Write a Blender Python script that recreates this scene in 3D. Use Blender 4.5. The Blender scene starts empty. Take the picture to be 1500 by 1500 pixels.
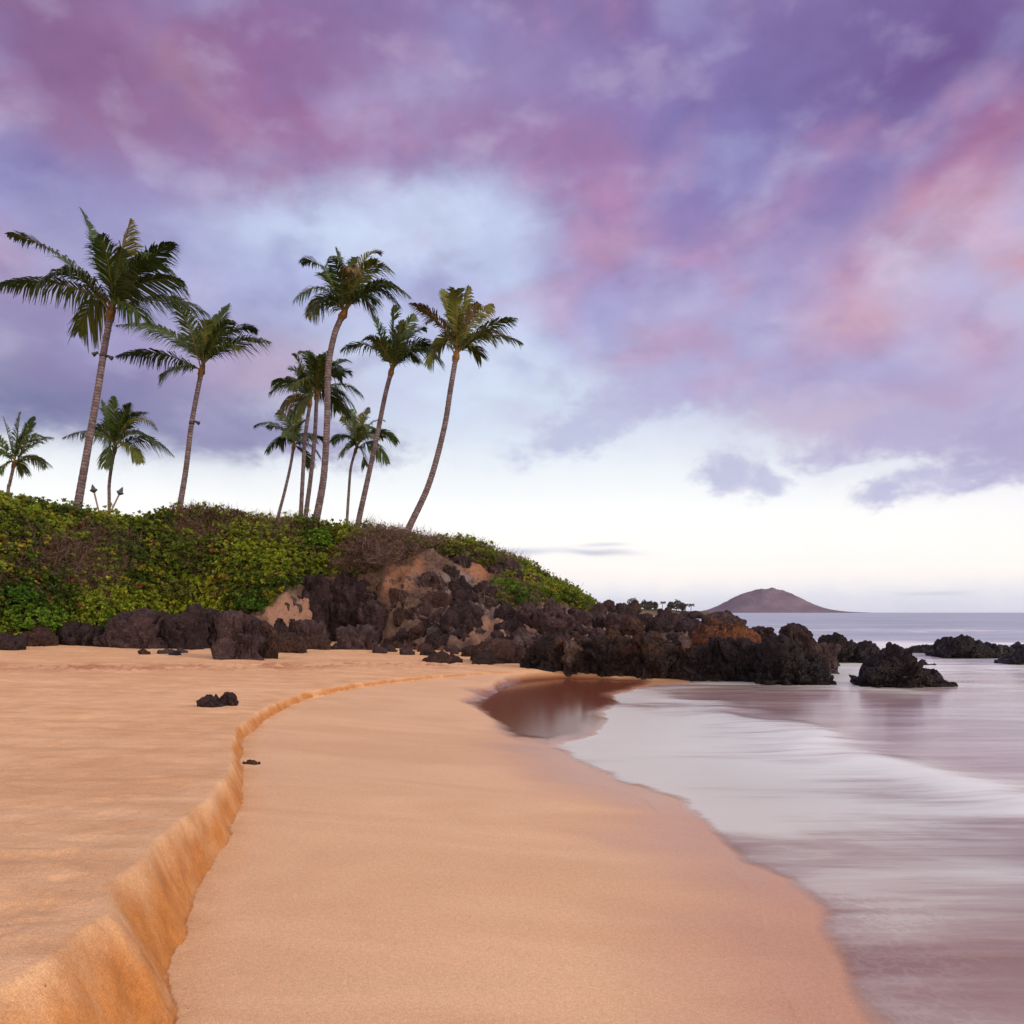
import bpy, bmesh, math, random
import numpy as np
from mathutils import Vector
from mathutils.bvhtree import BVHTree

C = bpy.context.scene.collection
SC = bpy.context.scene
random.seed(7)
RNG = np.random.default_rng(11)

# ------------------------------------------------------------------ camera
EYE = 1.9          # metres above the sea
F = 1200.0         # focal length in photo pixels (1500 px wide frame)
HZ = 897.0         # photo row of the horizon
cam = bpy.data.cameras.new("camera")
cam.sensor_width = 36.0
cam.lens = 36.0 * F / 1500.0
cam.shift_y = (HZ - 750.0) / 1500.0
cam.clip_start = 0.05
cam.clip_end = 120000.0
co = bpy.data.objects.new("camera", cam)
co.location = (0, 0, EYE)
co.rotation_euler = (math.radians(90), 0, math.radians(0))
C.objects.link(co)
SC.camera = co

# ------------------------------------------------------------------ exposure
SC.view_settings.view_transform = 'Standard'
SC.view_settings.look = 'None'
SC.view_settings.exposure = 0.0
SC.view_settings.gamma = 1.0
SC.cycles.max_bounces = 8
SC.cycles.transparent_max_bounces = 12
SC.cycles.use_denoising = True

HAZE = 0.00003
SUN_EL = math.radians(24.0)
SUN_AZ = math.radians(118.0)      # clockwise from +Y (view direction): right and behind


def lin(c):
    c = np.asarray(c, float) / 255.0
    return tuple(np.where(c <= 0.04045, c / 12.92, ((c + 0.055) / 1.055) ** 2.4))


# ------------------------------------------------------------------ sky
world = bpy.data.worlds.new("World")
SC.world = world
world.use_nodes = True
WT = world.node_tree
WT.nodes.clear()


class G:
    """tiny helper to write node trees"""
    def __init__(self, tree):
        self.t = tree

    def n(self, kind, **kw):
        nd = self.t.nodes.new(kind)
        for k, v in kw.items():
            setattr(nd, k, v)
        return nd

    def put(self, sock, v):
        if isinstance(v, bpy.types.NodeSocket):
            self.t.links.new(v, sock)
        elif v is not None:
            sock.default_value = v

    def m(self, op, a, b=None, c=None, clamp=False):
        nd = self.n('ShaderNodeMath', operation=op, use_clamp=clamp)
        for i, v in enumerate((a, b, c)):
            if v is not None:
                self.put(nd.inputs[i], v)
        return nd.outputs[0]

    def v(self, op, a, b=None, c=None):
        nd = self.n('ShaderNodeVectorMath', operation=op)
        for i, x in enumerate((a, b, c)):
            if x is not None:
                self.put(nd.inputs[i], x)
        return nd.outputs['Value'] if op in ('DOT_PRODUCT', 'LENGTH') else nd.outputs['Vector']

    def mix(self, f, a, b, blend='MIX'):
        nd = self.n('ShaderNodeMix', data_type='RGBA', blend_type=blend)
        nd.clamp_factor = True
        self.put(nd.inputs[0], f)
        for s, x in ((nd.inputs[6], a), (nd.inputs[7], b)):
            if isinstance(x, (tuple, list)) and len(x) == 3:
                x = (*x, 1.0)
            self.put(s, x)
        return nd.outputs[2]

    def noise(self, vec, scale, detail=4, rough=0.5, dist=0.0, out=0):
        nd = self.n('ShaderNodeTexNoise')
        self.put(nd.inputs['Vector'], vec)
        self.put(nd.inputs['Scale'], scale)
        nd.inputs['Detail'].default_value = detail
        nd.inputs['Roughness'].default_value = rough
        nd.inputs['Distortion'].default_value = dist
        return nd.outputs[out]

    def rng(self, x, a, b, c=0.0, d=1.0, smooth=True):
        nd = self.n('ShaderNodeMapRange', interpolation_type='SMOOTHSTEP' if smooth else 'LINEAR')
        self.put(nd.inputs['Value'], x)
        for k, v in (('From Min', a), ('From Max', b), ('To Min', c), ('To Max', d)):
            self.put(nd.inputs[k], v)
        return nd.outputs[0]

    def mapping(self, vec, scale=(1, 1, 1), loc=(0, 0, 0), rot=(0, 0, 0), kind='POINT'):
        nd = self.n('ShaderNodeMapping', vector_type=kind)
        self.put(nd.inputs['Vector'], vec)
        nd.inputs['Location'].default_value = loc
        nd.inputs['Rotation'].default_value = rot
        nd.inputs['Scale'].default_value = scale
        return nd.outputs[0]

    def ramp(self, f, stops):
        nd = self.n('ShaderNodeValToRGB')
        e = nd.color_ramp.elements
        while len(e) < len(stops):
            e.new(0.5)
        for el, (p, c) in zip(e, stops):
            el.position = p
            el.color = (*c, 1.0) if len(c) == 3 else c
        self.put(nd.inputs[0], f)
        return nd.outputs[0]

    def attr(self, name):
        return self.n('ShaderNodeAttribute', attribute_name=name).outputs['Fac']

    def bump(self, h, strength, dist, normal=None):
        nd = self.n('ShaderNodeBump')
        self.put(nd.inputs['Height'], h)
        self.put(nd.inputs['Strength'], strength)
        nd.inputs['Distance'].default_value = dist
        if normal is not None:
            self.put(nd.inputs['Normal'], normal)
        return nd.outputs[0]


def azel(px, py):
    x, z = (px - 750.0) / F, (HZ - py) / F
    return math.degrees(math.atan(x)), math.degrees(math.atan(z / math.sqrt(1 + x * x)))


def build_sky():
    g = G(WT)
    d = g.n('ShaderNodeTexCoord').outputs['Generated']
    sep = g.n('ShaderNodeSeparateXYZ')
    g.put(sep.inputs[0], d)
    X, Y, Z = sep.outputs
    az = g.m('MULTIPLY', g.m('ARCTAN2', X, Y), 57.2958)
    el = g.m('MULTIPLY', g.m('ARCSINE', Z), 57.2958)
    ae = g.n('ShaderNodeCombineXYZ')
    g.put(ae.inputs[0], az)
    g.put(ae.inputs[1], el)
    AE = ae.outputs[0]
    # wind-drawn turbulence of the cloud layer
    n1 = g.noise(g.mapping(AE, (0.055, 0.085, 1), rot=(0, 0, math.radians(12))), 1.0, 3, 0.5, 0.0, 1)
    n2 = g.noise(g.mapping(AE, (0.22, 0.36, 1), (3.1, 7.7, 0)), 1.0, 5, 0.58, 0.3, 1)
    w1 = g.v('MULTIPLY', g.v('SUBTRACT', n1, (0.5, 0.5, 0.5)), (8, 5, 0))
    w2 = g.v('MULTIPLY', g.v('SUBTRACT', n2, (0.5, 0.5, 0.5)), (5.0, 3.6, 0))
    W = g.v('ADD', AE, g.v('ADD', w1, w2))
    WS = g.v('ADD', AE, w2)
    fn = g.noise(g.mapping(AE, (0.30, 0.48, 1), (9.2, 1.3, 0), (0, 0, math.radians(-14))), 1.0, 6, 0.6, 0.25)
    fine = g.m('SUBTRACT', fn, 0.5)
    fine2 = g.m('ADD', g.m('MULTIPLY', fine, 0.75), g.m('MULTIPLY', g.m('SUBTRACT', g.noise(g.mapping(AE, (0.95, 1.25, 1), (4.2, 2.3, 0)), 1.0, 5, 0.6, 0.2), 0.5), 0.75))

    stops = [(-20, (170, 165, 175)), (0, (214, 217, 233)), (0.8, (226, 228, 239)), (2.6, (252, 245, 240)), (6.5, (255, 254, 252)),
             (9.4, (245, 250, 254)), (14, (222, 235, 251)), (19, (200, 210, 240)), (24, (176, 176, 220)),
             (29, (152, 132, 184)), (38, (138, 112, 164)), (60, (150, 120, 170)), (90, (150, 125, 180))]
    elw = g.m('ADD', el, g.m('MULTIPLY', fine, 2.0))
    col = g.ramp(g.m('DIVIDE', g.m('ADD', elw, 20.0), 110.0), [((e + 20) / 110.0, lin(c)) for e, c in stops])

    soft = [
        (150, 545, 430, 85, 0, (140, 131, 174), .95), (70, 450, 260, 90, 0, (146, 134, 178), .85),
        (60, 600, 280, 36, 0, (118, 119, 164), .85), (230, 520, 120, 50, 0, (146, 138, 190), .5),
        (395, 548, 140, 42, 5, (188, 158, 186), .75), (0, 372, 60, 50, 0, (178, 125, 166), .6),
        (60, 255, 190, 70, 0, (122, 118, 176), .85), (250, 370, 200, 110, 0, (148, 136, 188), .7),
        (505, 335, 205, 92, -8, (200, 216, 246), 1.0), (660, 285, 130, 55, 0, (186, 197, 236), .85),
        (735, 360, 80, 100, 0, (186, 201, 238), .75), (600, 330, 70, 40, 0, (206, 219, 246), .6), (640, 405, 170, 42, 0, (170, 176, 220), .7),
        (420, 430, 130, 80, 0, (168, 174, 220), .6), (690, 570, 200, 80, 0, (216, 229, 249), .85),
        (830, 550, 110, 55, 0, (210, 222, 245), .7),
        (1130, 420, 420, 165, 18, (171, 160, 207), .95), (950, 300, 250, 150, 0, (152, 133, 186), .85),
        (1400, 570, 260, 100, 0, (178, 167, 208), .9), (1120, 530, 260, 58, 12, (174, 163, 208), .9),
        (860, 470, 110, 62, 0, (164, 163, 213), .85),
        (1130, 160, 270, 180, 0, (126, 117, 178), .9), (1385, 60, 230, 140, 0, (112, 86, 146), .92),
        (960, 40, 190, 110, 0, (128, 107, 165), .65), (760, 80, 120, 90, 0, (152, 138, 188), .7),
        (1260, 240, 110, 70, 0, (125, 112, 172), .6),
        (1470, 165, 150, 60, -25, (158, 102, 148), .8), (1420, 268, 170, 66, -20, (184, 132, 166), .8),
        (1400, 310, 105, 50, -20, (198, 150, 168), .65), (1475, 320, 65, 45, -20, (216, 186, 210), .75),
        (1490, 370, 50, 35, 0, (212, 156, 166), .8), (1305, 366, 30, 20, 0, (198, 196, 226), .75),
        (1120, 312, 95, 45, -25, (180, 138, 180), .6), (885, 320, 70, 80, 20, (180, 137, 180), .7),
        (893, 350, 30, 34, 0, (196, 150, 172), .4), (1000, 380, 42, 24, 0, (192, 150, 188), .6),
        (850, 250, 90, 60, 0, (162, 113, 160), .5), (1230, 455, 110, 70, -10, (203, 158, 186), .88),
        (1235, 472, 62, 45, 0, (214, 174, 190), .7), (1410, 500, 62, 62, 0, (202, 156, 184), .7),
        (985, 497, 42, 30, 0, (198, 160, 186), .65), (1085, 500, 70, 28, 0, (163, 168, 214), .65),
        (1290, 560, 90, 40, 0, (178, 174, 217), .6), (1080, 440, 90, 50, 0, (176, 174, 218), .5), (1320, 600, 120, 40, 0, (192, 162, 192), .5),
        (200, 90, 380, 140, 0, (146, 106, 148), .88), (420, 190, 280, 90, 0, (156, 112, 160), .75),
        (245, 105, 80, 66, 25, (162, 126, 158), .7), (325, 165, 120, 30, 26, (170, 132, 166), .6),
        (60, 60, 130, 90, 0, (132, 98, 142), .6), (90, 165, 150, 45, 0, (154, 114, 152), .55),
        (645, 110, 95, 70, 0, (162, 144, 188), .7), (690, 20, 55, 50, 0, (150, 142, 194), .6),
        (530, 170, 90, 40, 0, (172, 120, 162), .6), (745, 215, 110, 60, 0, (160, 116, 162), .5),
        (420, 60, 110, 80, 0, (148, 104, 152), .6), (1050, 210, 60, 50, 0, (140, 132, 188), .6),
        (480, 330, 120, 60, -10, (200, 213, 243), .85), (640, 300, 110, 45, 10, (204, 217, 245), .85), (560, 350, 150, 40, 0, (208, 221, 247), .7),
        (735, 380, 60, 70, 0, (198, 212, 243), .75), (700, 500, 110, 70, 0, (208, 220, 245), .8), (760, 570, 130, 60, 0, (217, 229, 248), .75),
        (620, 440, 90, 28, 0, (176, 180, 222), .55), (590, 560, 70, 60, 0, (202, 212, 241), .6), (1320, 400, 62, 34, -15, (216, 206, 231), .6), (1440, 445, 60, 38, 0, (206, 196, 228), .5), (1130, 478, 62, 28, 0, (196, 190, 225), .5),
        (1340, 520, 72, 30, 0, (202, 193, 226), .5), (1450, 560, 60, 30, 0, (198, 187, 222), .5), (1010, 440, 62, 28, 0, (190, 184, 222), .5), (1200, 560, 60, 26, 0, (190, 184, 221), .45),
        (110, 585, 220, 30, 0, (116, 117, 162), .6), (330, 625, 200, 24, 4, (132, 130, 174), .6),
    ]
    puff = [
        (330, 575, 370, 92, 3, (140, 128, 176), .0), (400, 634, 230, 40, 7, (146, 141, 184), .75),
        (935, 588, 130, 38, -10, (184, 180, 217), .8), (1060, 560, 200, 48, 6, (182, 174, 214), .75),
        (840, 636, 110, 36, -18, (193, 198, 227), .92), (1195, 612, 130, 50, 10, (202, 188, 214), .85),
        (1200, 668, 52, 22, 0, (194, 190, 220), .85), (1066, 686, 52, 34, 10, (192, 193, 223), .9),
        (1115, 712, 40, 20, 10, (194, 195, 224), .85), (1350, 632, 170, 42, 0, (184, 175, 212), .9),
        (1420, 690, 150, 28, -6, (188, 185, 217), .9), (1282, 722, 42, 20, -15, (188, 188, 220), .9),
        (1480, 650, 90, 50, 0, (176, 168, 206), .9),
    ]

    def blob(vec, px, py, rx, ry, rot):
        a0, e0 = azel(px, py)
        ax, _ = azel(px + 10, py)
        _, ey = azel(px, py - 10)
        sa, se = rx * (ax - a0) / 10, ry * (ey - e0) / 10
        mv = g.mapping(vec, (sa, se, 1), (a0, e0, 0), (0, 0, math.radians(-rot)), 'TEXTURE')
        return g.v('DOT_PRODUCT', mv, mv)

    for k, (px, py, rx, ry, rot, c, op) in enumerate(soft):
        if k % 6 == 5:      # evaluate the patches a few at a time (keeps the shader small)
            W = g.v('MULTIPLY_ADD', col, (1e-9, 1e-9, 1e-9), W)
        r2 = blob(W, px, py, rx, ry, rot)
        f = g.m('POWER', 0.36788, g.m('SUBTRACT', r2, math.log(op)))
        col = g.mix(f, col, lin(c))
    WS = g.v('MULTIPLY_ADD', col, (1e-9, 1e-9, 1e-9), WS)
    for px, py, rx, ry, rot, c, op in puff:
        if op <= 0:
            continue
        r2 = blob(WS, px, py, rx, ry, rot)
        gs = g.m('POWER', 0.36788, r2)
        gs = g.m('ADD', gs, g.m('MULTIPLY', fine2, g.rng(gs, 0.02, 0.28)))
        col = g.mix(g.rng(gs, 0.14, 0.98, 0.0, op), col, lin(c))

    # mottling of the cloud deck: pale blue thin spots, rosy lit lumps, darker hearts
    AE = g.v('MULTIPLY_ADD', col, (1e-9, 1e-9, 1e-9), AE)
    m1 = g.noise(g.mapping(AE, (0.105, 0.165, 1), (21.3, 4.4, 0), (0, 0, math.radians(-8))), 1.0, 5, 0.46, 0.1)
    m2 = g.noise(g.mapping(AE, (0.13, 0.20, 1), (2.3, 31.4, 0), (0, 0, math.radians(-8))), 1.0, 5, 0.46, 0.1)
    m3 = g.noise(g.mapping(AE, (0.09, 0.16, 1), (12.7, 17.1, 0)), 1.0, 5, 0.5, 0.1)
    lowsky = g.m('ADD', 1.0, g.m('MULTIPLY', g.rng(el, 12, 3), 0.13))
    col = g.v('SCALE', col)
    g.put(col.node.inputs['Scale'], lowsky)
    deck = g.rng(el, 11, 17)
    col = g.mix(g.m('MULTIPLY', g.m('MULTIPLY', g.rng(m1, 0.50, 0.72), deck), 0.40), col, lin((182, 186, 228)))
    right = g.rng(az, -14, 6)
    col = g.mix(g.m('MULTIPLY', g.m('MULTIPLY', g.rng(m2, 0.52, 0.72), deck), g.m('ADD', 0.12, g.m('MULTIPLY', right, 0.30))), col, lin((196, 146, 178)))
    col = g.mix(g.m('MULTIPLY', g.m('MULTIPLY', g.rng(m3, 0.54, 0.74), deck), 0.30), col, lin((124, 112, 168)))
    m4 = g.noise(g.mapping(AE, (0.19, 0.29, 1), (5.5, 8.8, 0), (0, 0, math.radians(10))), 1.0, 6, 0.48, 0.15)
    col = g.mix(g.m('MULTIPLY', g.m('MULTIPLY', g.rng(m4, 0.50, 0.72), g.rng(el, 9, 14)), 0.26), col, lin((212, 204, 232)))
    col = g.mix(g.m('MULTIPLY', g.m('MULTIPLY', g.rng(m4, 0.48, 0.28), g.rng(el, 13, 17)), 0.28), col, lin((128, 116, 170)))
    for px, py, rx, ry, rot, c, op in [(872, 809, 50, 5, 3, (200, 204, 222), .8), (760, 808, 50, 5, 0, (196, 202, 225), .7), (885, 798, 26, 3, 0, (220, 222, 234), .7), (1370, 868, 50, 3, 0, (212, 215, 229), .6)]:
        wl = g.v('ADD', AE, g.v('MULTIPLY', g.v('SUBTRACT', n2, (0.5, 0.5, 0.5)), (3.0, 0.5, 0)))
        col = g.mix(g.m('POWER', 0.36788, g.m('SUBTRACT', blob(wl, px, py, rx, ry, rot), math.log(op))), col, lin(c))

    # soft light and dark within the cloud layer (only well above the horizon)
    amt = g.rng(el, 8, 22)
    shade = g.m('ADD', 1.0, g.m('MULTIPLY', g.m('MULTIPLY', fine, amt), 0.35))
    col = g.v('SCALE', col, None)
    sc_node = col.node
    g.put(sc_node.inputs['Scale'], shade)

    # unseen sunset glow in the sky behind the camera, added as warm fill
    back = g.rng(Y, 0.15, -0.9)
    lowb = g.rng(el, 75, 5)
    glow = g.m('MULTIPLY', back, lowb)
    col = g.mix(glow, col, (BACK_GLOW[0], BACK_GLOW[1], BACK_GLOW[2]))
    # unseen overhead sky brightened as added fill for the ground
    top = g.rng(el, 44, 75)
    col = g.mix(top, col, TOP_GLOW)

    sky = g.n('ShaderNodeTexSky', sky_type='NISHITA', sun_disc=False)
    sky.sun_elevation = SUN_EL
    sky.sun_rotation = SUN_AZ
    sky.air_density = 1.0
    sky.dust_density = 2.0
    nis = g.mix(1.0, sky.outputs[0], (0.02, 0.02, 0.02), 'MULTIPLY')
    tot = g.v('ADD', g.v('MULTIPLY', col, (9.7, 9.7, 9.7)), nis)
    bg = g.n('ShaderNodeBackground')
    bg.inputs['Strength'].default_value = 0.1
    g.put(bg.inputs['Color'], tot)
    out = g.n('ShaderNodeOutputWorld')
    g.put(out.inputs['Surface'], bg.outputs[0])


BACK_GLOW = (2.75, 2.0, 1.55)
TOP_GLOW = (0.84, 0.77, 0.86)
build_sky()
world.cycles.sampling_method = 'MANUAL'
world.cycles.sample_map_resolution = 512

sun = bpy.data.lights.new("sun", 'SUN')
sun.energy = 1.8
sun.angle = math.radians(14)
sun.color = (1.0, 0.80, 0.62)
so = bpy.data.objects.new("sun", sun)
so.rotation_euler = (math.pi / 2 - SUN_EL, 0, -SUN_AZ + math.pi)
so.rotation_euler = Vector((math.sin(SUN_AZ) * math.cos(SUN_EL), math.cos(SUN_AZ) * math.cos(SUN_EL), math.sin(SUN_EL))).to_track_quat('Z', 'Y').to_euler()
C.objects.link(so)


# ------------------------------------------------------------------ numpy noise
_PERM = np.random.default_rng(3).permutation(4096).astype(np.int64)
_GR = np.random.default_rng(4).normal(size=(4096, 3))
_GR /= np.linalg.norm(_GR, axis=1)[:, None]
_PT = np.random.default_rng(5).random((4096, 3))


def _hash(i):
    return _PERM[(_PERM[(_PERM[i[..., 0] & 4095] + i[..., 1]) & 4095] + i[..., 2]) & 4095]


def perlin(p):
    p = np.asarray(p, float)
    i = np.floor(p).astype(np.int64)
    f = p - i
    u = f * f * f * (f * (f * 6 - 15) + 10)
    r = np.zeros(len(p))
    for dx in (0, 1):
        wx = u[:, 0] if dx else 1 - u[:, 0]
        for dy in (0, 1):
            wy = u[:, 1] if dy else 1 - u[:, 1]
            for dz in (0, 1):
                wz = u[:, 2] if dz else 1 - u[:, 2]
                o = np.array((dx, dy, dz))
                gr = _GR[_hash(i + o)]
                r += wx * wy * wz * np.einsum('ij,ij->i', gr, f - o)
    return r * 1.6


def fbm(p, oc=4, gain=0.5, lac=2.03):
    r, a, q = 0.0, 1.0, np.asarray(p, float)
    for k in range(oc):
        r = r + a * perlin(q + 17.3 * k)
        q = q * lac
        a *= gain
    return r


def voro(p, cell=False):
    cid = np.zeros(len(p))
    i = np.floor(p).astype(np.int64)
    f1 = np.full(len(p), 9.0)
    f2 = np.full(len(p), 9.0)
    for dx in (-1, 0, 1):
        for dy in (-1, 0, 1):
            for dz in (-1, 0, 1):
                c = i + np.array((dx, dy, dz))
                d = np.linalg.norm(c + _PT[_hash(c)] - p, axis=1)
                f2 = np.where(d < f1, f1, np.minimum(f2, d))
                if cell:
                    cid = np.where(d < f1, _PT[(_hash(c) * 7 + 13) & 4095, 0], cid)
                f1 = np.minimum(f1, d)
    return (f1, f2, cid) if cell else (f1, f2)


def sstep(a, b, x):
    t = np.clip((x - a) / (b - a), 0, 1)
    return t * t * (3 - 2 * t)


# ------------------------------------------------------------------ mesh helpers
def tag(o, label=None, cat=None, group=None, kind=None):
    if label: o['label'] = label
    if cat: o['category'] = cat
    if group: o['group'] = group
    if kind: o['kind'] = kind
    return o


def mesh_np(name, V, Fq, mat, parent=None, attrs=None, smooth=True, colors=None):
    me = bpy.data.meshes.new(name)
    V = np.ascontiguousarray(V, dtype=np.float32)
    Fq = np.ascontiguousarray(Fq, dtype=np.int32)
    k = Fq.shape[1]
    me.vertices.add(len(V))
    me.vertices.foreach_set('co', V.ravel())
    me.loops.add(Fq.size)
    me.loops.foreach_set('vertex_index', Fq.ravel())
    me.polygons.add(len(Fq))
    me.polygons.foreach_set('loop_start', np.arange(0, Fq.size, k, dtype=np.int32))
    me.polygons.foreach_set('loop_total', np.full(len(Fq), k, dtype=np.int32))
    me.update(calc_edges=True)
    me.validate()
    if smooth:
        me.polygons.foreach_set('use_smooth', np.ones(len(me.polygons), dtype=bool))
    for an, av in (attrs or {}).items():
        a = me.attributes.new(an, 'FLOAT', 'POINT')
        a.data.foreach_set('value', np.ascontiguousarray(av, dtype=np.float32))
    for an, av in (colors or {}).items():
        a = me.attributes.new(an, 'FLOAT_COLOR', 'POINT')
        a.data.foreach_set('color', np.ascontiguousarray(av, dtype=np.float32).ravel())
    me.materials.append(mat)
    o = bpy.data.objects.new(name, me)
    C.objects.link(o)
    if parent is not None:
        o.parent = parent
    return o


def grid_faces(nr, nc, wrap=False):
    r = np.arange(nr - 1)[:, None]
    c = np.arange(nc if wrap else nc - 1)[None, :]
    c2 = (c + 1) % nc
    a = r * nc + c
    b = r * nc + c2
    return np.stack([a, b, b + nc, a + nc], -1).reshape(-1, 4)


def thing(name, loc, label, cat, group=None):
    o = bpy.data.objects.new(name, None)
    o.empty_display_size = 0.3
    C.objects.link(o)
    o.location = loc
    return tag(o, label, cat, group)


def new_mat(name):
    m = bpy.data.materials.new(name)
    m.use_nodes = True
    m.node_tree.nodes.clear()
    g = G(m.node_tree)
    out = g.n('ShaderNodeOutputMaterial')
    bs = g.n('ShaderNodeBsdfPrincipled')
    g.put(out.inputs['Surface'], bs.outputs[0])
    return m, g, bs, out


# ------------------------------------------------------------------ shore geometry
def on_plane(px, py, z):
    Y = (EYE - z) * F / (py - HZ)
    return ((px - 750.0) / F * Y, Y)


SCARP = [(-0.7, -40.0), (-0.95, -6.0), (-1.2, 1.0)] + [on_plane(x, y, 0.3) for x, y in
         [(245, 1500), (240, 1440), (255, 1385), (285, 1315), (312, 1265), (338, 1215), (353, 1175), (356, 1145), (350, 1112), (357, 1085), (378, 1062),
          (412, 1040), (455, 1021), (520, 1007), (600, 996), (690, 986), (775, 979)]] + [(2.2, 25.0)]
UPPER = SCARP + [(3.0, 60), (-150, 60), (-150, -40)]
WATER = [(3.6, -40.0), (2.6, -4.0), (2.0, 2.0)] + [on_plane(x, y, 0.0) for x, y in
         [(1262, 1500), (1225, 1440), (1200, 1380), (1190, 1330), (1140, 1288), (1070, 1258), (1035, 1228), (1012, 1195), (985, 1172), (900, 1145), (845, 1116),
          (800, 1094), (850, 1076), (874, 1045), (890, 1018), (950, 1003), (1000, 1000)]]
LAND = WATER + [(5.5, 23.5), (8.5, 24.0), (8.6, 30), (8.4, 40), (10, 62), (0, 95), (-320, 110), (-320, -40)]
POOL = [on_plane(x, y, 0.01) for x, y in [(690, 1018), (745, 1000), (830, 992), (950, 996), (905, 1012), (885, 1040), (862, 1074), (800, 1092), (730, 1070), (690, 1040)]]


def seg_dist(P, line):
    line = np.asarray(line, float)
    best = np.full(len(P), 1e9)
    par = np.zeros((len(P), 2))
    for a, b in zip(line[:-1], line[1:]):
        ab = b - a
        t = np.clip(((P - a) @ ab) / (ab @ ab + 1e-12), 0, 1)
        q = a + t[:, None] * ab
        d = np.hypot(*(P - q).T)
        m = d < best
        best[m] = d[m]
        par[m] = q[m]
    return best, par


def inside(P, poly):
    poly = np.asarray(poly, float)
    r = np.zeros(len(P), bool)
    x, y = P[:, 0], P[:, 1]
    for (x0, y0), (x1, y1) in zip(poly, np.roll(poly, -1, 0)):
        c = ((y0 > y) != (y1 > y))
        with np.errstate(divide='ignore', invalid='ignore'):
            xi = (x1 - x0) * (y - y0) / (y1 - y0) + x0
        r ^= c & (x < xi)
    return r


def P3(X, Y, s, z=0.0):
    return np.stack([X * s[0], Y * s[1], np.full_like(X, z)], -1)


def sand_field(X, Y, full=False):
    P = np.stack([X, Y], -1)
    dS, par = seg_dist(P, SCARP)
    dS = np.where(inside(P, UPPER), -dS, dS)
    far = sstep(3, 16, par[:, 1])
    dS = dS + (fbm(P3(X, Y, (1.1, 1.1)), 3) * 0.05 + fbm(P3(X, Y, (5, 5), 3.3), 3) * 0.008 + fbm(P3(X, Y, (17, 17), 8.3), 3) * 0.003) * (1 - 0.3 * far)
    dW, _ = seg_dist(P, WATER)
    dL, _ = seg_dist(P, LAND + LAND[:1])
    dL = np.where(inside(P, LAND), dL, -dL)
    dWl = np.where(dL > 0, np.minimum(dW, 1e3), dL)
    zb = np.interp(par[:, 1], [0, 12, 20, 25], [0.30, 0.30, 0.27, 0.18])
    h = np.interp(par[:, 1], [3, 3.9, 5.5, 7.6, 10, 15.6, 20, 24, 25], [.45, .42, .31, .21, .15, .12, .08, .03, 0.02])
    w = np.interp(par[:, 1], [3, 4, 7.6, 16], [.26, .17, .10, .08])
    b = np.maximum(dS, 0)
    t = np.clip(dWl / (dWl + b + 1e-6), 0, 1)
    z_beach = np.where(dL > 0, zb * t ** 1.15 + 0.02 * np.clip(dL, 0, 0.3), np.maximum(dL * 0.09, -2.0))
    tt = np.clip((dS + w) / w, 0, 1)
    up = np.minimum(np.maximum(-dS - w, 0), 18)
    z_up = zb + h * (1 - tt ** 1.15) + 0.026 * up
    z = np.where(dS < 0, z_up, z_beach)
    pool = sstep(-0.28, 0.28, np.where(inside(P, POOL), 1, -1) * seg_dist(P, POOL + POOL[:1])[0] + fbm(P3(X, Y, (0.9, 0.5), 13.0), 3) * 0.3)
    z = z * (1 - pool * (dS > 0)) + 0.006 * pool * (dS > 0)
    if not full:
        return z
    und = fbm(P3(X, Y, (0.8, 1.6), 1.0), 4) * 0.016
    rip = fbm(P3(X, Y, (2.2, 7.0), 5.0), 3) * 0.006
    churn = np.exp(-((seg_dist(P, CHURN)[0]) / 1.6) ** 2) * (dS < -0.5)
    chz = fbm(P3(X, Y, (5.5, 5.5), 9.0), 3) * 0.055 * churn
    upm = sstep(0.0, -0.5, dS)
    z = z + (und + rip) * upm + chz + fbm(P3(X, Y, (0.5, 0.9), 2.0), 3) * 0.006 * (1 - upm) * (1 - pool) * (dL > 0.3)
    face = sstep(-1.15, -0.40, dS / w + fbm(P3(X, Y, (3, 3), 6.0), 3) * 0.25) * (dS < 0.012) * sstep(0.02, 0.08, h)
    cl1, cl2 = voro(P3(X, Y, (16, 16), 4.0))
    near = sstep(13, 9, np.hypot(X, Y))
    z = z + (fbm(P3(X, Y, (9, 9), 4.0), 4) * 0.008 + np.clip(0.45 - cl1, -0.2, 0.4) * 0.018 * near) * face * (tt < 0.97)
    dents = fbm(P3(X, Y, (3.4, 4.2), 21.0), 4)
    z = z - np.clip(dents - 0.18, 0, 0.5) * 0.026 * upm * sstep(16, 9, np.hypot(X, Y)) * (face < 0.3)
    wet = sstep(1.5, 0.0, dL + fbm(P3(X, Y, (0.7, 1.4), 7.0), 3) * 0.35) * (dS > 0)
    wet = np.maximum(wet, pool * 1.0)
    swash = sstep(-0.02, 0.3, dS)
    return z, dict(face=face, wet=wet, pool=pool, churn=churn, swash=swash)


CHURN = [(-22, 19.5), (-14, 18.8), (-9, 20.2), (-6.5, 21.5), (-4.5, 23.5), (-2.5, 24.3)]


def polar(r0, r1, nr, half, nfront, nback):
    r = np.concatenate([[0.0], np.geomspace(r0, r1, nr)])
    a1 = np.linspace(-half, half, nfront)
    a2 = np.linspace(half, 360 - half, nback + 2)[1:-1]
    a = np.radians(np.concatenate([a1, a2]))
    R, A = np.meshgrid(r, a, indexing='ij')
    return (R * np.sin(A)).ravel(), (R * np.cos(A)).ravel(), grid_faces(len(r), len(a), True)


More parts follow.
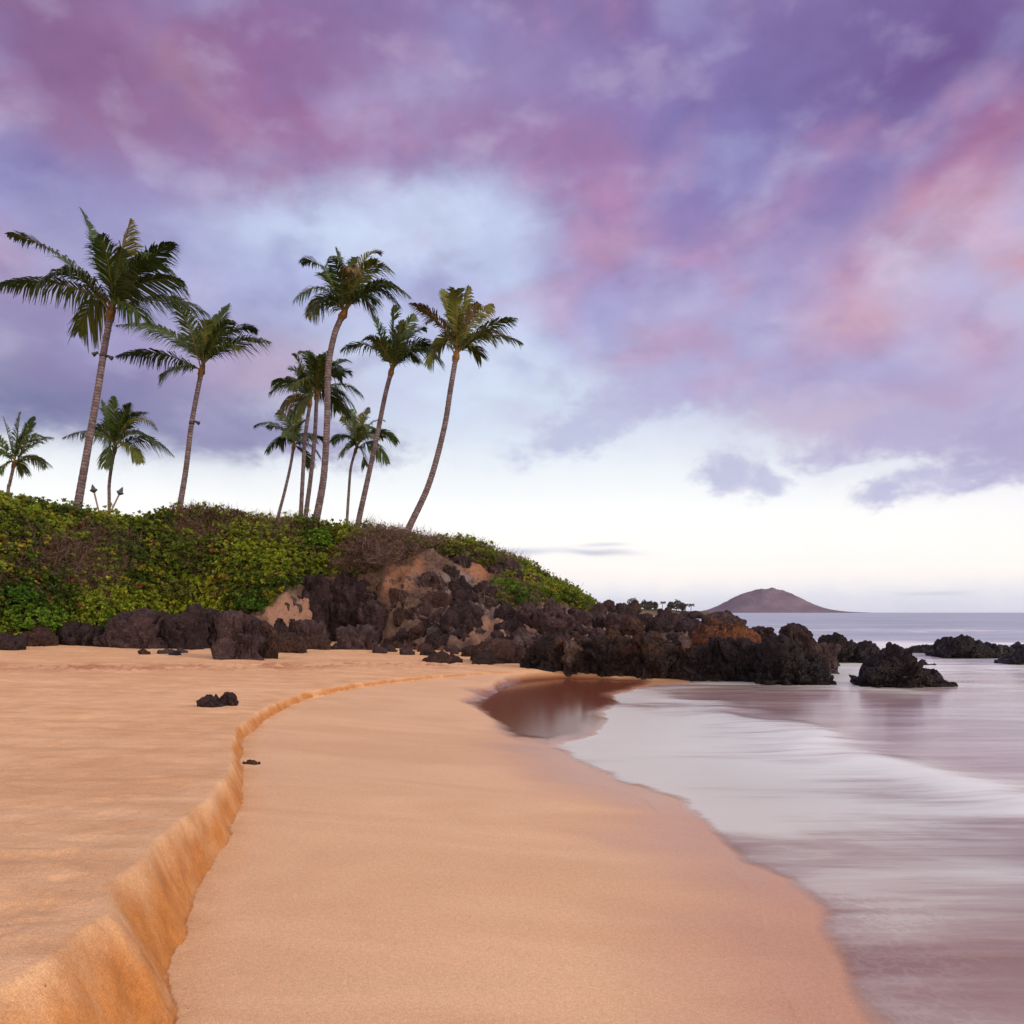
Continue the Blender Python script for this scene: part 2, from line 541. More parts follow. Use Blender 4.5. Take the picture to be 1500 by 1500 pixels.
# ------------------------------------------------------------------ sand
def sand_material():
    m, g, bs, out = new_mat("sand")
    pos = g.n('ShaderNodeNewGeometry').outputs['Position']
    face, wet, pool, churn, swash = (g.attr(k) for k in ('face', 'wet', 'pool', 'churn', 'swash'))
    streak = g.noise(g.mapping(pos, (0.55, 2.6, 1), rot=(0, 0, 0.12)), 1.0, 5, 0.55, 0.6)
    blot = g.noise(pos, 0.35, 4, 0.55)
    grain = g.noise(pos, 170.0, 3, 0.75)
    grain2 = g.noise(pos, 48.0, 4, 0.7)
    dry = g.mix(g.rng(g.m('ADD', g.m('MULTIPLY', streak, 0.5), g.m('MULTIPLY', g.noise(pos, 2.6, 6, 0.62), 0.5)), 0.34, 0.66), (0.56, 0.34, 0.17), (0.72, 0.485, 0.275))
    dry = g.mix(g.m('MULTIPLY', g.rng(blot, 0.45, 0.75), 0.45), dry, (0.56, 0.315, 0.155))
    dry = g.mix(g.m('MULTIPLY', churn, g.rng(g.noise(pos, 1.3, 5, 0.65), 0.42, 0.62)), dry, (0.40, 0.19, 0.10))
    smooth_s = g.mix(g.rng(g.noise(g.mapping(pos, (0.35, 0.9, 1), rot=(0, 0, -0.5)), 1.0, 6, 0.55, 1.2), 0.3, 0.72), (0.62, 0.40, 0.215), (0.70, 0.475, 0.268))
    c = g.mix(swash, dry, smooth_s)
    vert = g.noise(pos, 5.0, 6, 0.7)
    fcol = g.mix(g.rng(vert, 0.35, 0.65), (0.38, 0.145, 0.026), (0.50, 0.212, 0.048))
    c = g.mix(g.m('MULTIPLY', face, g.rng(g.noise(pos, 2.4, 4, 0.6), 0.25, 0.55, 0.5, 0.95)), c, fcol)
    damp = g.m('MULTIPLY', wet, 0.75)
    c = g.mix(damp, c, (0.44, 0.235, 0.135))
    c = g.mix(pool, c, (0.150, 0.052, 0.030))
    gr = g.m('ADD', 1.0, g.m('MULTIPLY', g.m('SUBTRACT', grain, 0.5), 1.5))
    gr = g.m('MULTIPLY', gr, g.m('ADD', 1.0, g.m('MULTIPLY', g.m('SUBTRACT', grain2, 0.5), 0.55)))
    c = g.v('SCALE', c)
    g.put(c.node.inputs['Scale'], gr)
    # scattered dark grains and bits of coral
    vor = g.n('ShaderNodeTexVoronoi')
    g.put(vor.inputs['Vector'], pos)
    vor.inputs['Scale'].default_value = 26.0
    spk = g.m('MULTIPLY', g.rng(vor.outputs['Distance'], 0.10, 0.05), g.rng(g.n('ShaderNodeSeparateColor').outputs[0], 0.9, 0.95))
    sepc = spk.node
    sc = g.n('ShaderNodeSeparateColor')
    g.put(sc.inputs[0], vor.outputs['Color'])
    spk = g.m('MULTIPLY', g.rng(vor.outputs['Distance'], 0.13, 0.07), g.rng(sc.outputs[0], 0.90, 0.94))
    spk = g.m('MULTIPLY', spk, g.m('SUBTRACT', 1.0, swash))
    c = g.mix(g.m('MULTIPLY', spk, 0.75), c, (0.10, 0.04, 0.02))
    g.put(bs.inputs['Base Color'], c)
    rough = g.m('SUBTRACT', 0.92, g.m('MULTIPLY', swash, 0.36))
    rough = g.m('SUBTRACT', rough, g.m('MULTIPLY', wet, 0.28))
    rough = g.mix(pool, rough, (0.12, 0.12, 0.12))
    g.put(bs.inputs['Roughness'], rough)
    g.put(bs.inputs['Specular IOR Level'], g.m('SUBTRACT', 0.4, g.m('MULTIPLY', pool, 0.375)))
    hgt = g.m('ADD', g.m('MULTIPLY', grain2, 1.1), g.m('MULTIPLY', grain, 0.5))
    hgt = g.m('ADD', hgt, g.m('MULTIPLY', g.m('MULTIPLY', g.noise(pos, 11.0, 5, 0.6), 1.8), g.m('SUBTRACT', 1.0, swash)))
    hgt = g.m('ADD', hgt, g.m('MULTIPLY', g.m('MULTIPLY', streak, 1.2), g.m('SUBTRACT', 1.0, g.m('MULTIPLY', swash, 0.8))))
    st = g.m('MULTIPLY', g.m('SUBTRACT', 1.0, g.m('MULTIPLY', wet, 0.9)), g.m('SUBTRACT', 0.55, g.m('MULTIPLY', swash, 0.33)))
    g.put(bs.inputs['Normal'], g.bump(hgt, st, 0.012))
    return m


X, Y, Fq = polar(1.2, 300, 900, 42, 760, 80)
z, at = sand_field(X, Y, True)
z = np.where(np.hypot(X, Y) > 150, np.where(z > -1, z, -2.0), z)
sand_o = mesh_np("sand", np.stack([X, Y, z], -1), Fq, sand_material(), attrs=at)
tag(sand_o, kind='structure')

# ------------------------------------------------------------------ sea
SEA_ROCK_FOOT = [(9.3, 22, 1.6), (7.2, 22.2, 2.0), (10.6, 20.7, 1.6), (12.4, 20.7, 0.8), (10, 27, 2.5), (20, 35, 2.5), (23, 34, 3), (16, 38, 1.5), (12, 30, 2)]


def sea_material():
    m, g, bs, out = new_mat("sea_water")
    pos = g.n('ShaderNodeNewGeometry').outputs['Position']
    depth, foam, dist = (g.attr(k) for k in ('depth', 'foam', 'far'))
    st = g.noise(g.mapping(pos, (0.22, 1.05, 1), rot=(0, 0, 0.28)), 1.0, 5, 0.55, 0.7)
    st2 = g.noise(g.mapping(pos, (0.55, 3.6, 1), rot=(0, 0, 0.2)), 1.0, 4, 0.6, 0.5)
    far_n = g.noise(g.mapping(pos, (0.02, 0.09, 1)), 1.0, 4, 0.6)
    mix_s = g.m('ADD', g.m('MULTIPLY', st, 0.65), g.m('MULTIPLY', st2, 0.35))
    big = g.noise(g.mapping(pos, (0.18, 0.42, 1), rot=(0, 0, 0.3)), 1.0, 4, 0.6, 0.8)
    fo = g.m('MULTIPLY', foam, g.rng(big, 0.30, 0.66, 0.55, 1.15))
    fo = g.m('ADD', fo, g.m('MULTIPLY', g.m('SUBTRACT', mix_s, 0.5), 1.8))
    fine_l = g.noise(g.mapping(pos, (0.9, 9.0, 1), rot=(0, 0, 0.24)), 1.0, 4, 0.6, 0.6)
    fo = g.m('ADD', fo, g.m('MULTIPLY', g.m('SUBTRACT', fine_l, 0.5), 0.6))
    lace = g.n('ShaderNodeTexVoronoi', feature='DISTANCE_TO_EDGE')
    g.put(lace.inputs['Vector'], g.v('ADD', g.mapping(pos, (1, 1.5, 1)), g.v('SCALE', g.noise(pos, 3.0, 4, 0.6, 0, 1))))
    lace.inputs['Scale'].default_value = 5.0
    lc = g.m('MULTIPLY', g.rng(lace.outputs['Distance'], 0.22, 0.0), g.rng(big, 0.42, 0.58))
    lc = g.m('MULTIPLY', lc, g.m('MULTIPLY', g.rng(depth, 0.0, 0.012), g.rng(depth, 0.12, 0.03)))
    fo = g.m('ADD', g.rng(fo, 0.02, 1.05), g.m('MULTIPLY', lc, 0.16), None, True)
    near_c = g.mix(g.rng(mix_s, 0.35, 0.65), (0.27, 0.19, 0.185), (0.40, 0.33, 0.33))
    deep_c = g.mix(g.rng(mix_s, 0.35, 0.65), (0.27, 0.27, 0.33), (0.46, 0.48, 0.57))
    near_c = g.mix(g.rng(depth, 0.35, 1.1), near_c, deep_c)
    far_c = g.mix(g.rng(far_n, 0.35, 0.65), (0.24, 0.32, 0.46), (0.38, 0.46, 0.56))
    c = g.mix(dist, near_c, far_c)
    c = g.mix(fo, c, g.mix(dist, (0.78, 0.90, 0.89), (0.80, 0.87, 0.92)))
    g.put(bs.inputs['Base Color'], c)
    r = g.m('ADD', 0.20, g.m('MULTIPLY', dist, 0.16))
    r = g.m('ADD', r, g.m('MULTIPLY', fo, 0.14))
    g.put(bs.inputs['Roughness'], r)
    bs.inputs['IOR'].default_value = 1.33
    g.put(bs.inputs['Specular IOR Level'], g.m('SUBTRACT', 0.5, g.m('MULTIPLY', fo, 0.22)))
    h = g.m('ADD', g.m('MULTIPLY', st2, 0.35), g.m('MULTIPLY', st, 1.0))
    n1 = g.bump(h, 0.35, 0.05)
    wv = g.noise(g.mapping(pos, (0.35, 1.1, 1), rot=(0, 0, 0.1)), 1.0, 5, 0.65, 0.4)
    n2 = g.bump(wv, g.m('MULTIPLY', dist, 0.6), 0.35, n1)
    g.put(bs.inputs['Normal'], n2)
    tr = g.n('ShaderNodeBsdfTransparent')
    mx = g.n('ShaderNodeMixShader')
    edge = g.m('ADD', depth, g.m('MULTIPLY', g.m('SUBTRACT', g.noise(pos, 1.1, 5, 0.6), 0.5), 0.05))
    a = g.rng(edge, 0.001, 0.018)
    a = g.m('MULTIPLY', a, g.m('ADD', 0.64, g.m('MULTIPLY', g.rng(depth, 0.04, 0.40), 0.36)))
    g.put(mx.inputs[0], a)
    g.put(mx.inputs[1], tr.outputs[0])
    g.put(mx.inputs[2], bs.outputs[0])
    g.put(out.inputs['Surface'], mx.outputs[0])
    return m


def band(P, pts, z0, width, side=1):
    d, _ = seg_dist(P, [on_plane(x, y, z0) for x, y in pts])
    return np.exp(-(d / width) ** 2)


X, Y, Fq = polar(1.6, 8500, 700, 46, 420, 50)
P = np.stack([X, Y], -1)
R = np.hypot(X, Y)
depth = -sand_field(X, Y)
depth = np.where(R > 100, 2.0, depth)
foam = 0.36 * np.exp(-((depth - 0.08) / 0.12) ** 2) * sstep(4.0, 6.5, Y) + 0.10 * np.exp(-((depth - 0.03) / 0.04) ** 2)
wob = np.stack([fbm(P3(X, Y, (0.5, 0.5), 31.0), 3), fbm(P3(X, Y, (0.5, 0.5), 47.0), 3)], -1) * np.clip(R / 14, 0.2, 1.5)[:, None]
P0 = P
P = P + wob * 0.55
SW = [on_plane(x, y, 0) for x, y in [(880, 1004), (960, 1012), (1060, 1052), (1200, 1085), (1560, 1190), (1560, 1330), (1330, 1345), (1190, 1300), (1000, 1195), (840, 1115), (780, 1085)]]
sw = np.where(inside(P, SW), 1, -1) * seg_dist(P, SW + SW[:1])[0]
foam += 0.42 * sstep(-0.5, 0.6, sw)
foam += 0.55 * band(P, [(905, 1022), (1010, 1032), (1120, 1062), (1230, 1100), (1370, 1135), (1520, 1185)], 0, 0.55)
foam += 0.45 * band(P, [(870, 1085), (930, 1110), (1010, 1150), (1090, 1190)], 0, 0.9)
foam += 0.40 * band(P, [(900, 1060), (1050, 1090), (1150, 1150)], 0, 1.6)
foam += 1.1 * band(P, [(1180, 946), (1300, 945), (1400, 944), (1600, 946)], 0, 7.0)
foam += 0.5 * band(P, [(1100, 922), (1300, 924), (1600, 926)], 0, 9.0)
foam += 0.7 * band(P, [(1200, 990), (1260, 985), (1400, 975), (1560, 985)], 0, 3.0)
for rx, ry, rr in SEA_ROCK_FOOT:
    foam += 0.30 * np.exp(-((np.hypot(X - rx, Y - ry) / (rr + 0.6)) ** 4))
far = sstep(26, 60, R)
rise = 0.05 * band(P, [(905, 1022), (1010, 1032), (1120, 1062), (1230, 1100), (1370, 1135), (1520, 1185)], 0, 0.5)
P = P0
swell = fbm(P3(X, Y, (0.12, 0.45), 3.0), 3) * 0.05 * sstep(14, 30, R) * sstep(400, 100, R)
swell += fbm(P3(X, Y, (0.035, 0.16), 8.0), 2) * 0.16 * sstep(28, 60, R) * sstep(900, 200, R)
zs = (rise + swell) * sstep(0.02, 0.25, depth)
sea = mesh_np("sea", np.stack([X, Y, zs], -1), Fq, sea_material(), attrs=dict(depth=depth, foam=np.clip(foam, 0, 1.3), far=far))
tag(sea, kind='structure')

# ------------------------------------------------------------------ hill behind the beach
def hit_sand(px, py):
    dx, dz = (px - 750.0) / F, (HZ - py) / F
    Yv = np.geomspace(3, 90, 900)
    d = EYE + dz * Yv - np.maximum(sand_field(dx * Yv, Yv), 0.0)
    k = np.argmax(d < 0)
    if d[k] >= 0:
        k = len(Yv) - 1
    return Vector((dx * Yv[k], Yv[k], EYE + dz * Yv[k]))


def at_depth(px, py, Y):
    return Vector(((px - 750.0) / F * Y, Y, EYE + (HZ - py) / F * Y))


#        foot px,py      ridge px,py,Y     bulge   back drop
COLS = [(-420, 955, -420, 712, 30, .62, 0), (-120, 950, -120, 728, 30, .62, 0), (0, 946, 0, 741, 31, .62, 0),
        (113, 943, 113, 758, 33, .60, 0), (200, 940, 200, 766, 35, .60, 0), (260, 938, 260, 757, 36, .60, 0), (330, 940, 330, 761, 37, .60, 0),
        (400, 942, 400, 770, 38, .55, 0), (500, 940, 500, 777, 38, .50, 0), (600, 950, 600, 786, 38, .42, 0),
        (690, 958, 700, 808, 42, .40, 0), (760, 964, 770, 833, 46, .40, 0), (830, 974, 830, 864, 50, .40, 1.0),
        (880, 984, 872, 891, 52, .42, 2.0), (960, 990, 950, 905, 46, .45, 2.5), (1060, 992, 1050, 925, 34, .5, 2.5),
        (1170, 994, 1165, 960, 28, .5, 2.5), (1215, 998, 1212, 990, 25, .5, 2)]


def catmull(pts, n):
    pts = np.asarray(pts, float)
    k = len(pts)
    t = np.linspace(0, k - 1, n)
    i = np.clip(t.astype(int), 0, k - 2)
    u = (t - i)[:, None]
    p = lambda j: pts[np.clip(j, 0, k - 1)]
    a, b, c, d = p(i - 1), p(i), p(i + 1), p(i + 2)
    return 0.5 * (2 * b + (c - a) * u + (2 * a - 5 * b + 4 * c - d) * u ** 2 + (3 * b - a - 3 * c + d) * u ** 3)


NU, NV1, NV2 = 420, 120, 26
foot, ridge, aux = [], [], []
for fx, fy, rx, ry, rY, bl, bk in COLS:
    f = hit_sand(fx, fy)
    f.z -= 0.25
    r = at_depth(rx, ry, rY)
    foot.append(f); ridge.append(r); aux.append((bl, bk))
foot, ridge, aux = catmull(foot, NU), catmull(ridge, NU), catmull(aux, NU)
v = np.linspace(0, 1, NV1)[:, None, None]
ctrl = foot + (ridge - foot) * np.stack([np.interp(aux[:, 0], [.4, .62], [.36, .28])] * 2 + [np.interp(aux[:, 0], [.4, .62], [.47, .84])], -1)
S = (1 - v) ** 2 * foot + 2 * v * (1 - v) * ctrl + v * v * ridge
w = np.linspace(0, 1, NV2 + 1)[1:][:, None, None]
back = ridge + np.array([0.0, 1.0, 0.0]) * (w * (6 + 80 * w * (aux[None, :, 1:2] < 0.5))) - np.array([0, 0, 1.0]) * (w ** 1.2 * aux[None, :, 1:2] * 1.6) - np.array([0, 0, 1.0]) * (w * 0.8)
HP = np.concatenate([S, back], 0)
NVT = HP.shape[0]
hp = HP.reshape(-1, 3)
pxv = 750 + hp[:, 0] / hp[:, 1] * F
pyv = HZ - (hp[:, 2] - EYE) / hp[:, 1] * F
# which spots are overgrown and which are bare earth (outlines in photo pixels, mapped once onto the slope)
VEG = [(-600, 400), (-600, 945), (0, 945), (90, 935), (130, 935), (170, 912), (215, 905), (330, 900), (388, 892), (425, 862), (440, 845), (480, 838), (520, 842), (556, 838), (572, 812),
       (600, 806), (640, 806), (690, 812), (716, 828), (735, 852), (716, 862), (726, 885), (775, 890), (800, 878), (850, 895), (878, 890), (885, 870), (885, 400)]
vegd = seg_dist(np.stack([pxv, pyv], -1), VEG + VEG[:1])[0]
vegd = np.where(inside(np.stack([pxv, pyv], -1), VEG), vegd, -vegd)
veg = sstep(-4, 4, vegd)
backm = np.repeat(np.arange(NVT) >= NV1, NU)
veg = np.where(backm, np.where(pxv < 860, 1.0, 0.0), veg)


def pmask(poly, soft):
    P = np.stack([pxv, pyv], -1)
    d = seg_dist(P, poly + poly[:1])[0]
    return sstep(-soft, soft, np.where(inside(P, poly), d, -d) + fbm(hp * 0.9, 3) * soft)


orange = pmask([(556, 850), (600, 818), (628, 822), (606, 850), (590, 884), (566, 886)], 8)
orange *= 0.5
orange = np.maximum(orange, 0.8 * pmask([(672, 835), (690, 820), (722, 828), (716, 852), (690, 850)], 6))
sandy = pmask([(385, 905), (410, 870), (455, 872), (482, 905), (470, 925), (400, 920)], 6)
sandy = np.maximum(sandy, 0.8 * pmask([(640, 925), (700, 905), (800, 915), (960, 915), (960, 940), (820, 940), (700, 950)], 8))
sandy = np.maximum(sandy, pmask([(890, 902), (935, 895), (940, 908), (895, 912)], 4))
grey = pmask([(660, 830), (690, 840), (745, 885), (720, 905), (650, 890), (640, 850)], 8)
lf1, lf2 = voro(hp * np.array([0.62, 0.5, 0.62]) + fbm(hp * 0.8, 2)[:, None] * 0.4)
lump = (fbm(hp * np.array([0.45, 0.35, 0.45]), 3) * 0.22 + np.clip(0.55 - lf1, -0.3, 0.5) * 0.62) * veg + fbm(hp * 2.0, 4) * 0.05
lump += (1 - veg) * (0.22 * (0.5 - np.abs(fbm(hp * np.array([0.9, 0.25, 0.35]) + 7.0, 4)) * 1.4) + 0.20 * fbm(hp * 1.6, 4) + 0.09 * fbm(hp * 5, 3))
hp2 = hp.copy()
edge_fade = np.repeat(sstep(0, 0.12, np.linspace(0, 1, NVT)), NU)
hp2[:, 2] += lump * edge_fade
hp2[:, 1] -= lump * 0.5 * edge_fade


def hill_material():
    m, g, bs, out = new_mat("bank_earth")
    pos = g.n('ShaderNodeNewGeometry').outputs['Position']
    n = g.noise(pos, 1.2, 5, 0.6)
    f = g.noise(pos, 7.0, 5, 0.65)
    c = g.mix(g.rng(n, 0.35, 0.65), (0.085, 0.058, 0.048), (0.155, 0.11, 0.092))
    c = g.mix(g.attr('grey'), c, g.mix(f, (0.12, 0.096, 0.096), (0.23, 0.19, 0.185)))
    c = g.mix(g.attr('orange'), c, g.mix(f, (0.22, 0.10, 0.05), (0.34, 0.18, 0.10)))
    c = g.mix(g.attr('sandy'), c, g.mix(f, (0.21, 0.125, 0.092), (0.31, 0.20, 0.15)))
    peb = g.n('ShaderNodeTexVoronoi')
    g.put(peb.inputs['Vector'], pos)
    peb.inputs['Scale'].default_value = 5.5
    c = g.mix(g.m('MULTIPLY', g.rng(peb.outputs['Distance'], 0.34, 0.18), g.rng(n, 0.42, 0.6)), c, (0.10, 0.065, 0.06))
    c = g.mix(g.attr('veg'), c, (0.05, 0.042, 0.022))
    g.put(bs.inputs['Base Color'], c)
    bs.inputs['Roughness'].default_value = 0.95
    bs.inputs['Specular IOR Level'].default_value = 0.15
    h = g.m('ADD', f, g.m('MULTIPLY', peb.outputs['Distance'], -0.5))
    g.put(bs.inputs['Normal'], g.bump(h, 0.8, 0.08))
    return m


hill_f = grid_faces(NVT, NU)[:, ::-1]
hill = mesh_np("hill", hp2, hill_f, hill_material(), attrs=dict(veg=veg, orange=orange, sandy=sandy, grey=grey))
tag(hill, kind='structure')
HBVH = BVHTree.FromPolygons([tuple(p) for p in hp2], [tuple(int(i) for i in q) for q in hill_f])


def hit(px, py):
    """first point of the ground that is seen at a photo pixel"""
    d = Vector(((px - 750.0) / F, 1.0, (HZ - py) / F)).normalized()
    loc, nor, i, dist = HBVH.ray_cast(Vector((0, 0, EYE)), d)
    s = hit_sand(px, py)
    if loc is None or (py > HZ + 2 and s.y < loc.y):
        return s
    return loc


def hill_z(x, y):
    loc, nor, i, dist = HBVH.ray_cast(Vector((x, y, 50)), Vector((0, 0, -1)))
    return loc.z if loc is not None else 0.5


# ------------------------------------------------------------------ materials for plants
def leaf_material(name, rough=0.5, trans=0.25, spec=0.25):
    m, g, bs, out = new_mat(name)
    a = g.n('ShaderNodeAttribute', attribute_name='tint').outputs['Color']
    pos = g.n('ShaderNodeNewGeometry').outputs['Position']
    n = g.noise(pos, 3.0, 3, 0.6)
    c = g.v('SCALE', a)
    g.put(c.node.inputs['Scale'], g.m('ADD', 0.72, g.m('MULTIPLY', n, 0.56)))
    g.put(bs.inputs['Base Color'], c)
    bs.inputs['Roughness'].default_value = rough
    bs.inputs['Specular IOR Level'].default_value = spec
    tl = g.n('ShaderNodeBsdfTranslucent')
    g.put(tl.inputs['Color'], c)
    mx = g.n('ShaderNodeMixShader')
    mx.inputs[0].default_value = trans
    g.put(mx.inputs[1], bs.outputs[0])
    g.put(mx.inputs[2], tl.outputs[0])
    g.put(out.inputs['Surface'], mx.outputs[0])
    return m


M_LEAF = leaf_material("shrub_leaf", 0.6, 0.25, 0.12)
M_TWIG = leaf_material("dry_twig", 0.9, 0.0)


def rosettes(cen, nor, size, tint, nl=8):
    """leaf rosettes: every rosette nl short broad leaves spreading from one point"""
    n = len(cen)
    nor = nor / np.linalg.norm(nor, axis=1)[:, None]
    ref = np.where(np.abs(nor[:, 2:3]) < 0.9, np.array([[0, 0, 1.0]]), np.array([[1.0, 0, 0]]))
    t1 = np.cross(nor, ref); t1 /= np.linalg.norm(t1, axis=1)[:, None]
    t2 = np.cross(nor, t1)
    V, T = [], []
    a0 = RNG.random(n) * 6.28
    for k in range(nl):
        a = a0 + k * 2.4 + RNG.normal(0, 0.2, n)
        tilt = 0.25 + 0.9 * (k / nl) + RNG.normal(0, 0.15, n)
        d = (np.cos(a)[:, None] * t1 + np.sin(a)[:, None] * t2) * np.sin(tilt)[:, None] + nor * np.cos(tilt)[:, None]
        s = np.cross(d, nor); s /= np.linalg.norm(s, axis=1)[:, None] + 1e-9
        L = (size * RNG.uniform(0.7, 1.2, n))[:, None]
        Wd = L * 0.24
        b = cen + d * L * 0.12
        mid = cen + d * L * 0.62 + nor * L * 0.05
        tip = cen + d * L + np.array([0, 0, -1.0]) * L * 0.12
        V.append(np.stack([b, mid - s * Wd, tip, mid + s * Wd], 1))
        tt = tint * RNG.uniform(0.75, 1.25, (n, 1))
        T.append(np.repeat(tt[:, None, :], 4, 1))
    V = np.concatenate(V, 0); T = np.concatenate(T, 0)
    Fq = np.arange(len(V) * 4).reshape(-1, 4)
    T = np.concatenate([T.reshape(-1, 3), np.ones((len(V) * 4, 1))], 1)
    return V.reshape(-1, 3), Fq, T


def twigs(cen, nor, length, tint, wid=0.012):
    n = len(cen)
    d = nor / np.linalg.norm(nor, axis=1)[:, None] + RNG.normal(0, 0.75, (n, 3))
    d /= np.linalg.norm(d, axis=1)[:, None]
    s = np.cross(d, RNG.normal(size=(n, 3))); s /= np.linalg.norm(s, axis=1)[:, None]
    L = (length * RNG.uniform(0.5, 1.2, n))[:, None]
    b = cen - d * L * 0.2
    e = cen + d * L + RNG.normal(0, 0.05, (n, 3))
    V = np.stack([b - s * wid, b + s * wid, e + s * wid * 0.4, e - s * wid * 0.4], 1).reshape(-1, 3)
    T = np.repeat(np.concatenate([tint * RNG.uniform(0.6, 1.35, (n, 1)), np.ones((n, 1))], 1), 4, 0)
    return V, np.arange(len(V)).reshape(-1, 4), T


def join_np(parts):
    V, Fa, T, o = [], [], [], 0
    for v_, f_, t_ in parts:
        V.append(v_); Fa.append(f_ + o); T.append(t_); o += len(v_)
    return np.concatenate(V), np.concatenate(Fa), np.concatenate(T)


# leaves over the whole overgrown slope
Hs = hp2.reshape(NVT, NU, 3)
du = np.gradient(Hs, axis=1); dv = np.gradient(Hs, axis=0)
hn = np.cross(du, dv).reshape(-1, 3)
hn *= np.where(hn[:, 2:3] < 0, -1, 1)
area = np.linalg.norm(hn, axis=1)
hn /= area[:, None] + 1e-12
vis = (pxv > -160) & (pxv < 900)
row = np.repeat(np.arange(NVT), NU)
vis &= row < NV1 + 5
soil = (1 - np.clip(veg, 0, 1)) * ((pxv > 540) & (pxv < 790) & (pyv < 900))
wgt = area * vis * (np.clip(veg, 0, 1) + 0.10 * soil * (fbm(hp * 0.8 + 90, 3) > 0.0))
NLEAF = 38000
idx = RNG.choice(len(wgt), NLEAF, p=wgt / wgt.sum())
cen = hp2[idx] + RNG.normal(0, 0.10, (NLEAF, 3))
px_, py_ = pxv[idx], pyv[idx]
# dry brush against green growth: a few known dry areas, elsewhere patchy
q = hp2[idx]
patch = fbm(q * np.array([0.32, 0.25, 0.45]) + 5.0, 4)
bright = fbm(q * np.array([0.5, 0.4, 0.6]) + 41.0, 3)


def gz(cx, cy, rx, ry, amp):
    return amp * np.exp(-((px_ - cx) / rx) ** 2 - ((py_ - cy) / ry) ** 2)


dry = patch + gz(530, 815, 60, 38, 1.1) + gz(330, 758, 110, 18, .7) + gz(120, 830, 70, 45, .7) + gz(270, 800, 90, 30, .35) + gz(620, 795, 80, 14, .9) + gz(760, 832, 60, 12, .4)
dry -= gz(40, 760, 120, 25, 1.0) + gz(150, 762, 90, 14, .9) + gz(30, 890, 60, 40, .8) + gz(470, 800, 40, 30, .7) + gz(330, 840, 110, 30, .45) + gz(840, 870, 60, 40, .9) + gz(370, 880, 40, 10, 1) + gz(180, 900, 25, 40, 1)
is_dry = dry + RNG.normal(0, 0.5, NLEAF) + 3 * soil[idx] > 0.46
raised = np.clip(RNG.gamma(1.6, 0.085, NLEAF), 0, 0.42)
cen = cen + hn[idx] * raised[:, None]
lean = hn[idx] * 0.7 + np.array([0, -0.25, 0.6]) + RNG.normal(0, 0.35, (NLEAF, 3))
green_a, green_b, yellow = np.array([0.050, 0.092, 0.014]), np.array([0.205, 0.280, 0.026]), np.array([0.29, 0.26, 0.03])
t = np.clip(0.48 + bright * 1.1 + fbm(q * 1.5 + 3, 2) * 0.5 + RNG.normal(0, 0.14, NLEAF) + raised - 0.15, 0, 1)[:, None]
tint = green_a * (1 - t) + green_b * t
ym = (RNG.random(NLEAF) < 0.03 + 0.35 * sstep(0.10, 0.45, fbm(q * 0.9 + 70, 3)))[:, None]
tint = np.where(ym, tint * 0.35 + yellow * 0.75, tint)
rusty = (RNG.random(NLEAF) < 0.03)[:, None]
tint = np.where(rusty, np.array([0.17, 0.075, 0.03]), tint)
gsel = ~is_dry
size = RNG.uniform(0.10, 0.21, NLEAF)
parts = [rosettes(cen[gsel], lean[gsel], size[gsel], tint[gsel])]
dsel = is_dry & (RNG.random(NLEAF) < 0.75)
dt = np.array([0.14, 0.095, 0.066]) * (0.7 + 0.6 * RNG.random((dsel.sum(), 1))) + np.array([0.0, 0.012, 0.0]) * RNG.random((dsel.sum(), 1))
parts.append(rosettes(cen[dsel], lean[dsel], size[dsel] * 0.62, np.where(RNG.random((dsel.sum(), 1)) < 0.3, np.array([0.10, 0.10, 0.025]), dt), 6))
for _ in range(3):
    parts.append(twigs(cen[is_dry] + RNG.normal(0, 0.12, (is_dry.sum(), 3)), lean[is_dry], np.full(is_dry.sum(), 0.36), np.array([0.15, 0.10, 0.088]), 0.009))
V, Fa, T = join_np(parts)
sh = mesh_np("shrub_cover", V, Fa, M_LEAF, smooth=False, colors=dict(tint=T))
tag(sh, "low green and dry brown shrubs matted over the whole slope below the palms", "shrubs", kind='stuff')


def shrub(px, py, rad, label, col, dryness=0.0, n=260, tall=1.0):
    c = hit(px, py)
    t = thing('shrub', c, label, 'shrub', 'shrubs standing out on the slope')
    dirs = RNG.normal(size=(n, 3)); dirs[:, 2] = np.abs(dirs[:, 2]) * 1.1 - 0.15
    dirs /= np.linalg.norm(dirs, axis=1)[:, None]
    rr = rad * (0.55 + 0.45 * RNG.random(n) ** 0.5) * (1 + 0.35 * perlin(dirs * 2.1 + px))
    p = dirs * rr[:, None] * np.array([1.25, 1.0, 0.8 * tall])
    ngr = int(n * (1 - dryness))
    ps = []
    if ngr:
        tn = np.array(col) * RNG.uniform(0.6, 1.4, (ngr, 1))
        ps.append(rosettes(p[:ngr], dirs[:ngr] + np.array([0, -0.2, 0.5]), RNG.uniform(0.10, 0.19, ngr), tn))
    if ps:
        V, Fa, T = join_np(ps)
        mesh_np('foliage', V, Fa, M_LEAF, t, smooth=False, colors=dict(tint=T))
    nt = int(48 + n * 1.6 * dryness)
    td = RNG.normal(size=(nt, 3)); td[:, 2] = np.abs(td[:, 2]); td /= np.linalg.norm(td, axis=1)[:, None]
    V, Fa, T = twigs(td * rad * RNG.uniform(0.2, 0.85, (nt, 1)) * np.array([1.2, 1, .8 * tall]), td, np.full(nt, rad * 0.45), np.array([0.15, 0.10, 0.092]), 0.011)
    mesh_np('branches', V, Fa, M_TWIG, t, smooth=False, colors=dict(tint=T))


